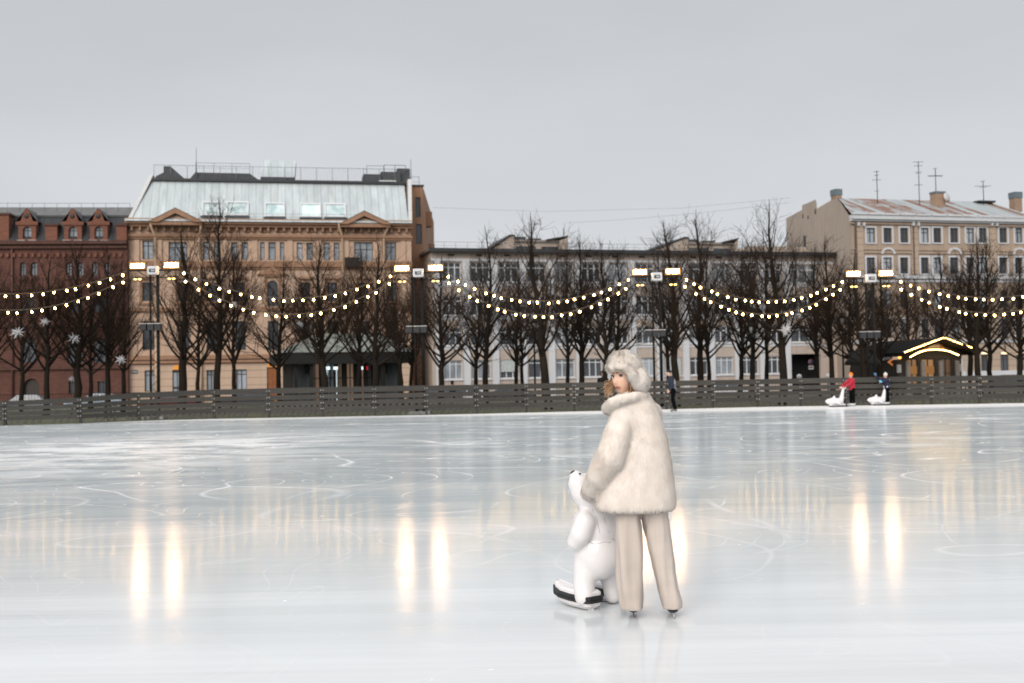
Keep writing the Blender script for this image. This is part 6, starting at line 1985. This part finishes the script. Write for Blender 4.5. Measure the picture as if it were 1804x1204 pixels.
hd = (-.60, .80, 0)
rr1 = on_ground(1036, 1080) - bo_
runner((rr1.x + .06, rr1.y + .06, 0), hd, .45, .165)
rr2 = on_ground(1092, 1066) - bo_
runner((rr2.x, rr2.y + .06, 0), hd, .38, .17)

# ------------------------------------------------------------------ sky, light, camera
w = bpy.data.worlds.new("World"); SC.world = w; w.use_nodes = True
t_ = w.node_tree; t_.nodes.clear()
def wn(kind, **kw):
    x = t_.nodes.new("ShaderNode" + kind)
    for a, b in kw.items(): setattr(x, a, b)
    return x
out = wn("OutputWorld"); bg = wn("Background"); t_.links.new(bg.outputs[0], out.inputs[0])
sky = wn("TexSky", sky_type='NISHITA', sun_disc=False, sun_elevation=R(28), sun_rotation=R(202), air_density=1.0, dust_density=4.0, ozone_density=1.0)
hs = wn("HueSaturation"); hs.inputs["Saturation"].default_value = .12; t_.links.new(sky.outputs[0], hs.inputs["Color"])
tc = wn("TexCoord"); sp = wn("SeparateXYZ"); t_.links.new(tc.outputs["Generated"], sp.inputs[0])
rp_ = wn("ValToRGB"); t_.links.new(sp.outputs[2], rp_.inputs[0])
SKYK = 10.0
stops = [(0.0, (.560, .572, .592)), (.10, (.548, .562, .585)), (.22, (.508, .527, .552)), (.32, (.470, .492, .518)), (.60, (.66, .68, .71)), (1.0, (.90, .92, .95))]
e = rp_.color_ramp.elements
while len(e) < len(stops): e.new(.5)
for el_, (p, c) in zip(e, stops): el_.position = p; el_.color = (*c, 1)
mp = wn("Mapping"); mp.inputs["Scale"].default_value = (1, 1, 3.2); t_.links.new(tc.outputs["Generated"], mp.inputs[0])
nz = wn("TexNoise"); nz.inputs["Scale"].default_value = 1.9; nz.inputs["Detail"].default_value = 6; nz.inputs["Roughness"].default_value = .5; t_.links.new(mp.outputs[0], nz.inputs["Vector"])
mr = wn("MapRange"); mr.inputs[1].default_value = .3; mr.inputs[2].default_value = .7; mr.inputs[3].default_value = .925; mr.inputs[4].default_value = 1.075; t_.links.new(nz.outputs["Fac"], mr.inputs[0])
mul = wn("VectorMath", operation='SCALE'); t_.links.new(rp_.outputs[0], mul.inputs[0]); t_.links.new(mr.outputs[0], mul.inputs["Scale"])
mul2 = wn("VectorMath", operation='SCALE'); t_.links.new(mul.outputs[0], mul2.inputs[0]); mul2.inputs["Scale"].default_value = SKYK
mx = wn("Mix", data_type='RGBA'); mx.inputs[0].default_value = .92
t_.links.new(hs.outputs[0], mx.inputs[6]); t_.links.new(mul2.outputs[0], mx.inputs[7])
t_.links.new(mx.outputs[2], bg.inputs["Color"]); bg.inputs["Strength"].default_value = .123
sun = bpy.data.lights.new("sun", 'SUN'); sun.energy = 2.5; sun.angle = R(40); sun.color = (1.0, .935, .87)
so = bpy.data.objects.new("sun", sun); COL.objects.link(so)
so.rotation_euler = (R(62), 0, R(-22))
cam = bpy.data.cameras.new("camera"); co = bpy.data.objects.new("camera", cam); COL.objects.link(co)
cam.sensor_width = 36.0; cam.lens = 36.0 * F / 1804.0; cam.clip_end = 4000; cam.clip_start = .1
cam.dof.use_dof = True; cam.dof.focus_distance = WD; cam.dof.aperture_fstop = 3.3
ex = _r * math.cos(ROLL) - _u * math.sin(ROLL); ey = _r * math.sin(ROLL) + _u * math.cos(ROLL); ez = -_f
M = Matrix((ex, ey, ez)).transposed().to_4x4(); M.translation = V((0, 0, CAMZ)); co.matrix_world = M
SC.camera = co
SC.render.engine = 'CYCLES'
SC.cycles.use_denoising = True
SC.cycles.max_bounces = 6; SC.cycles.diffuse_bounces = 3; SC.cycles.glossy_bounces = 4
SC.cycles.sample_clamp_indirect = 8.0
SC.cycles.caustics_reflective = True
SC.view_settings.view_transform = 'Standard'; SC.view_settings.look = 'None'; SC.view_settings.exposure = 0; SC.view_settings.gamma = 1
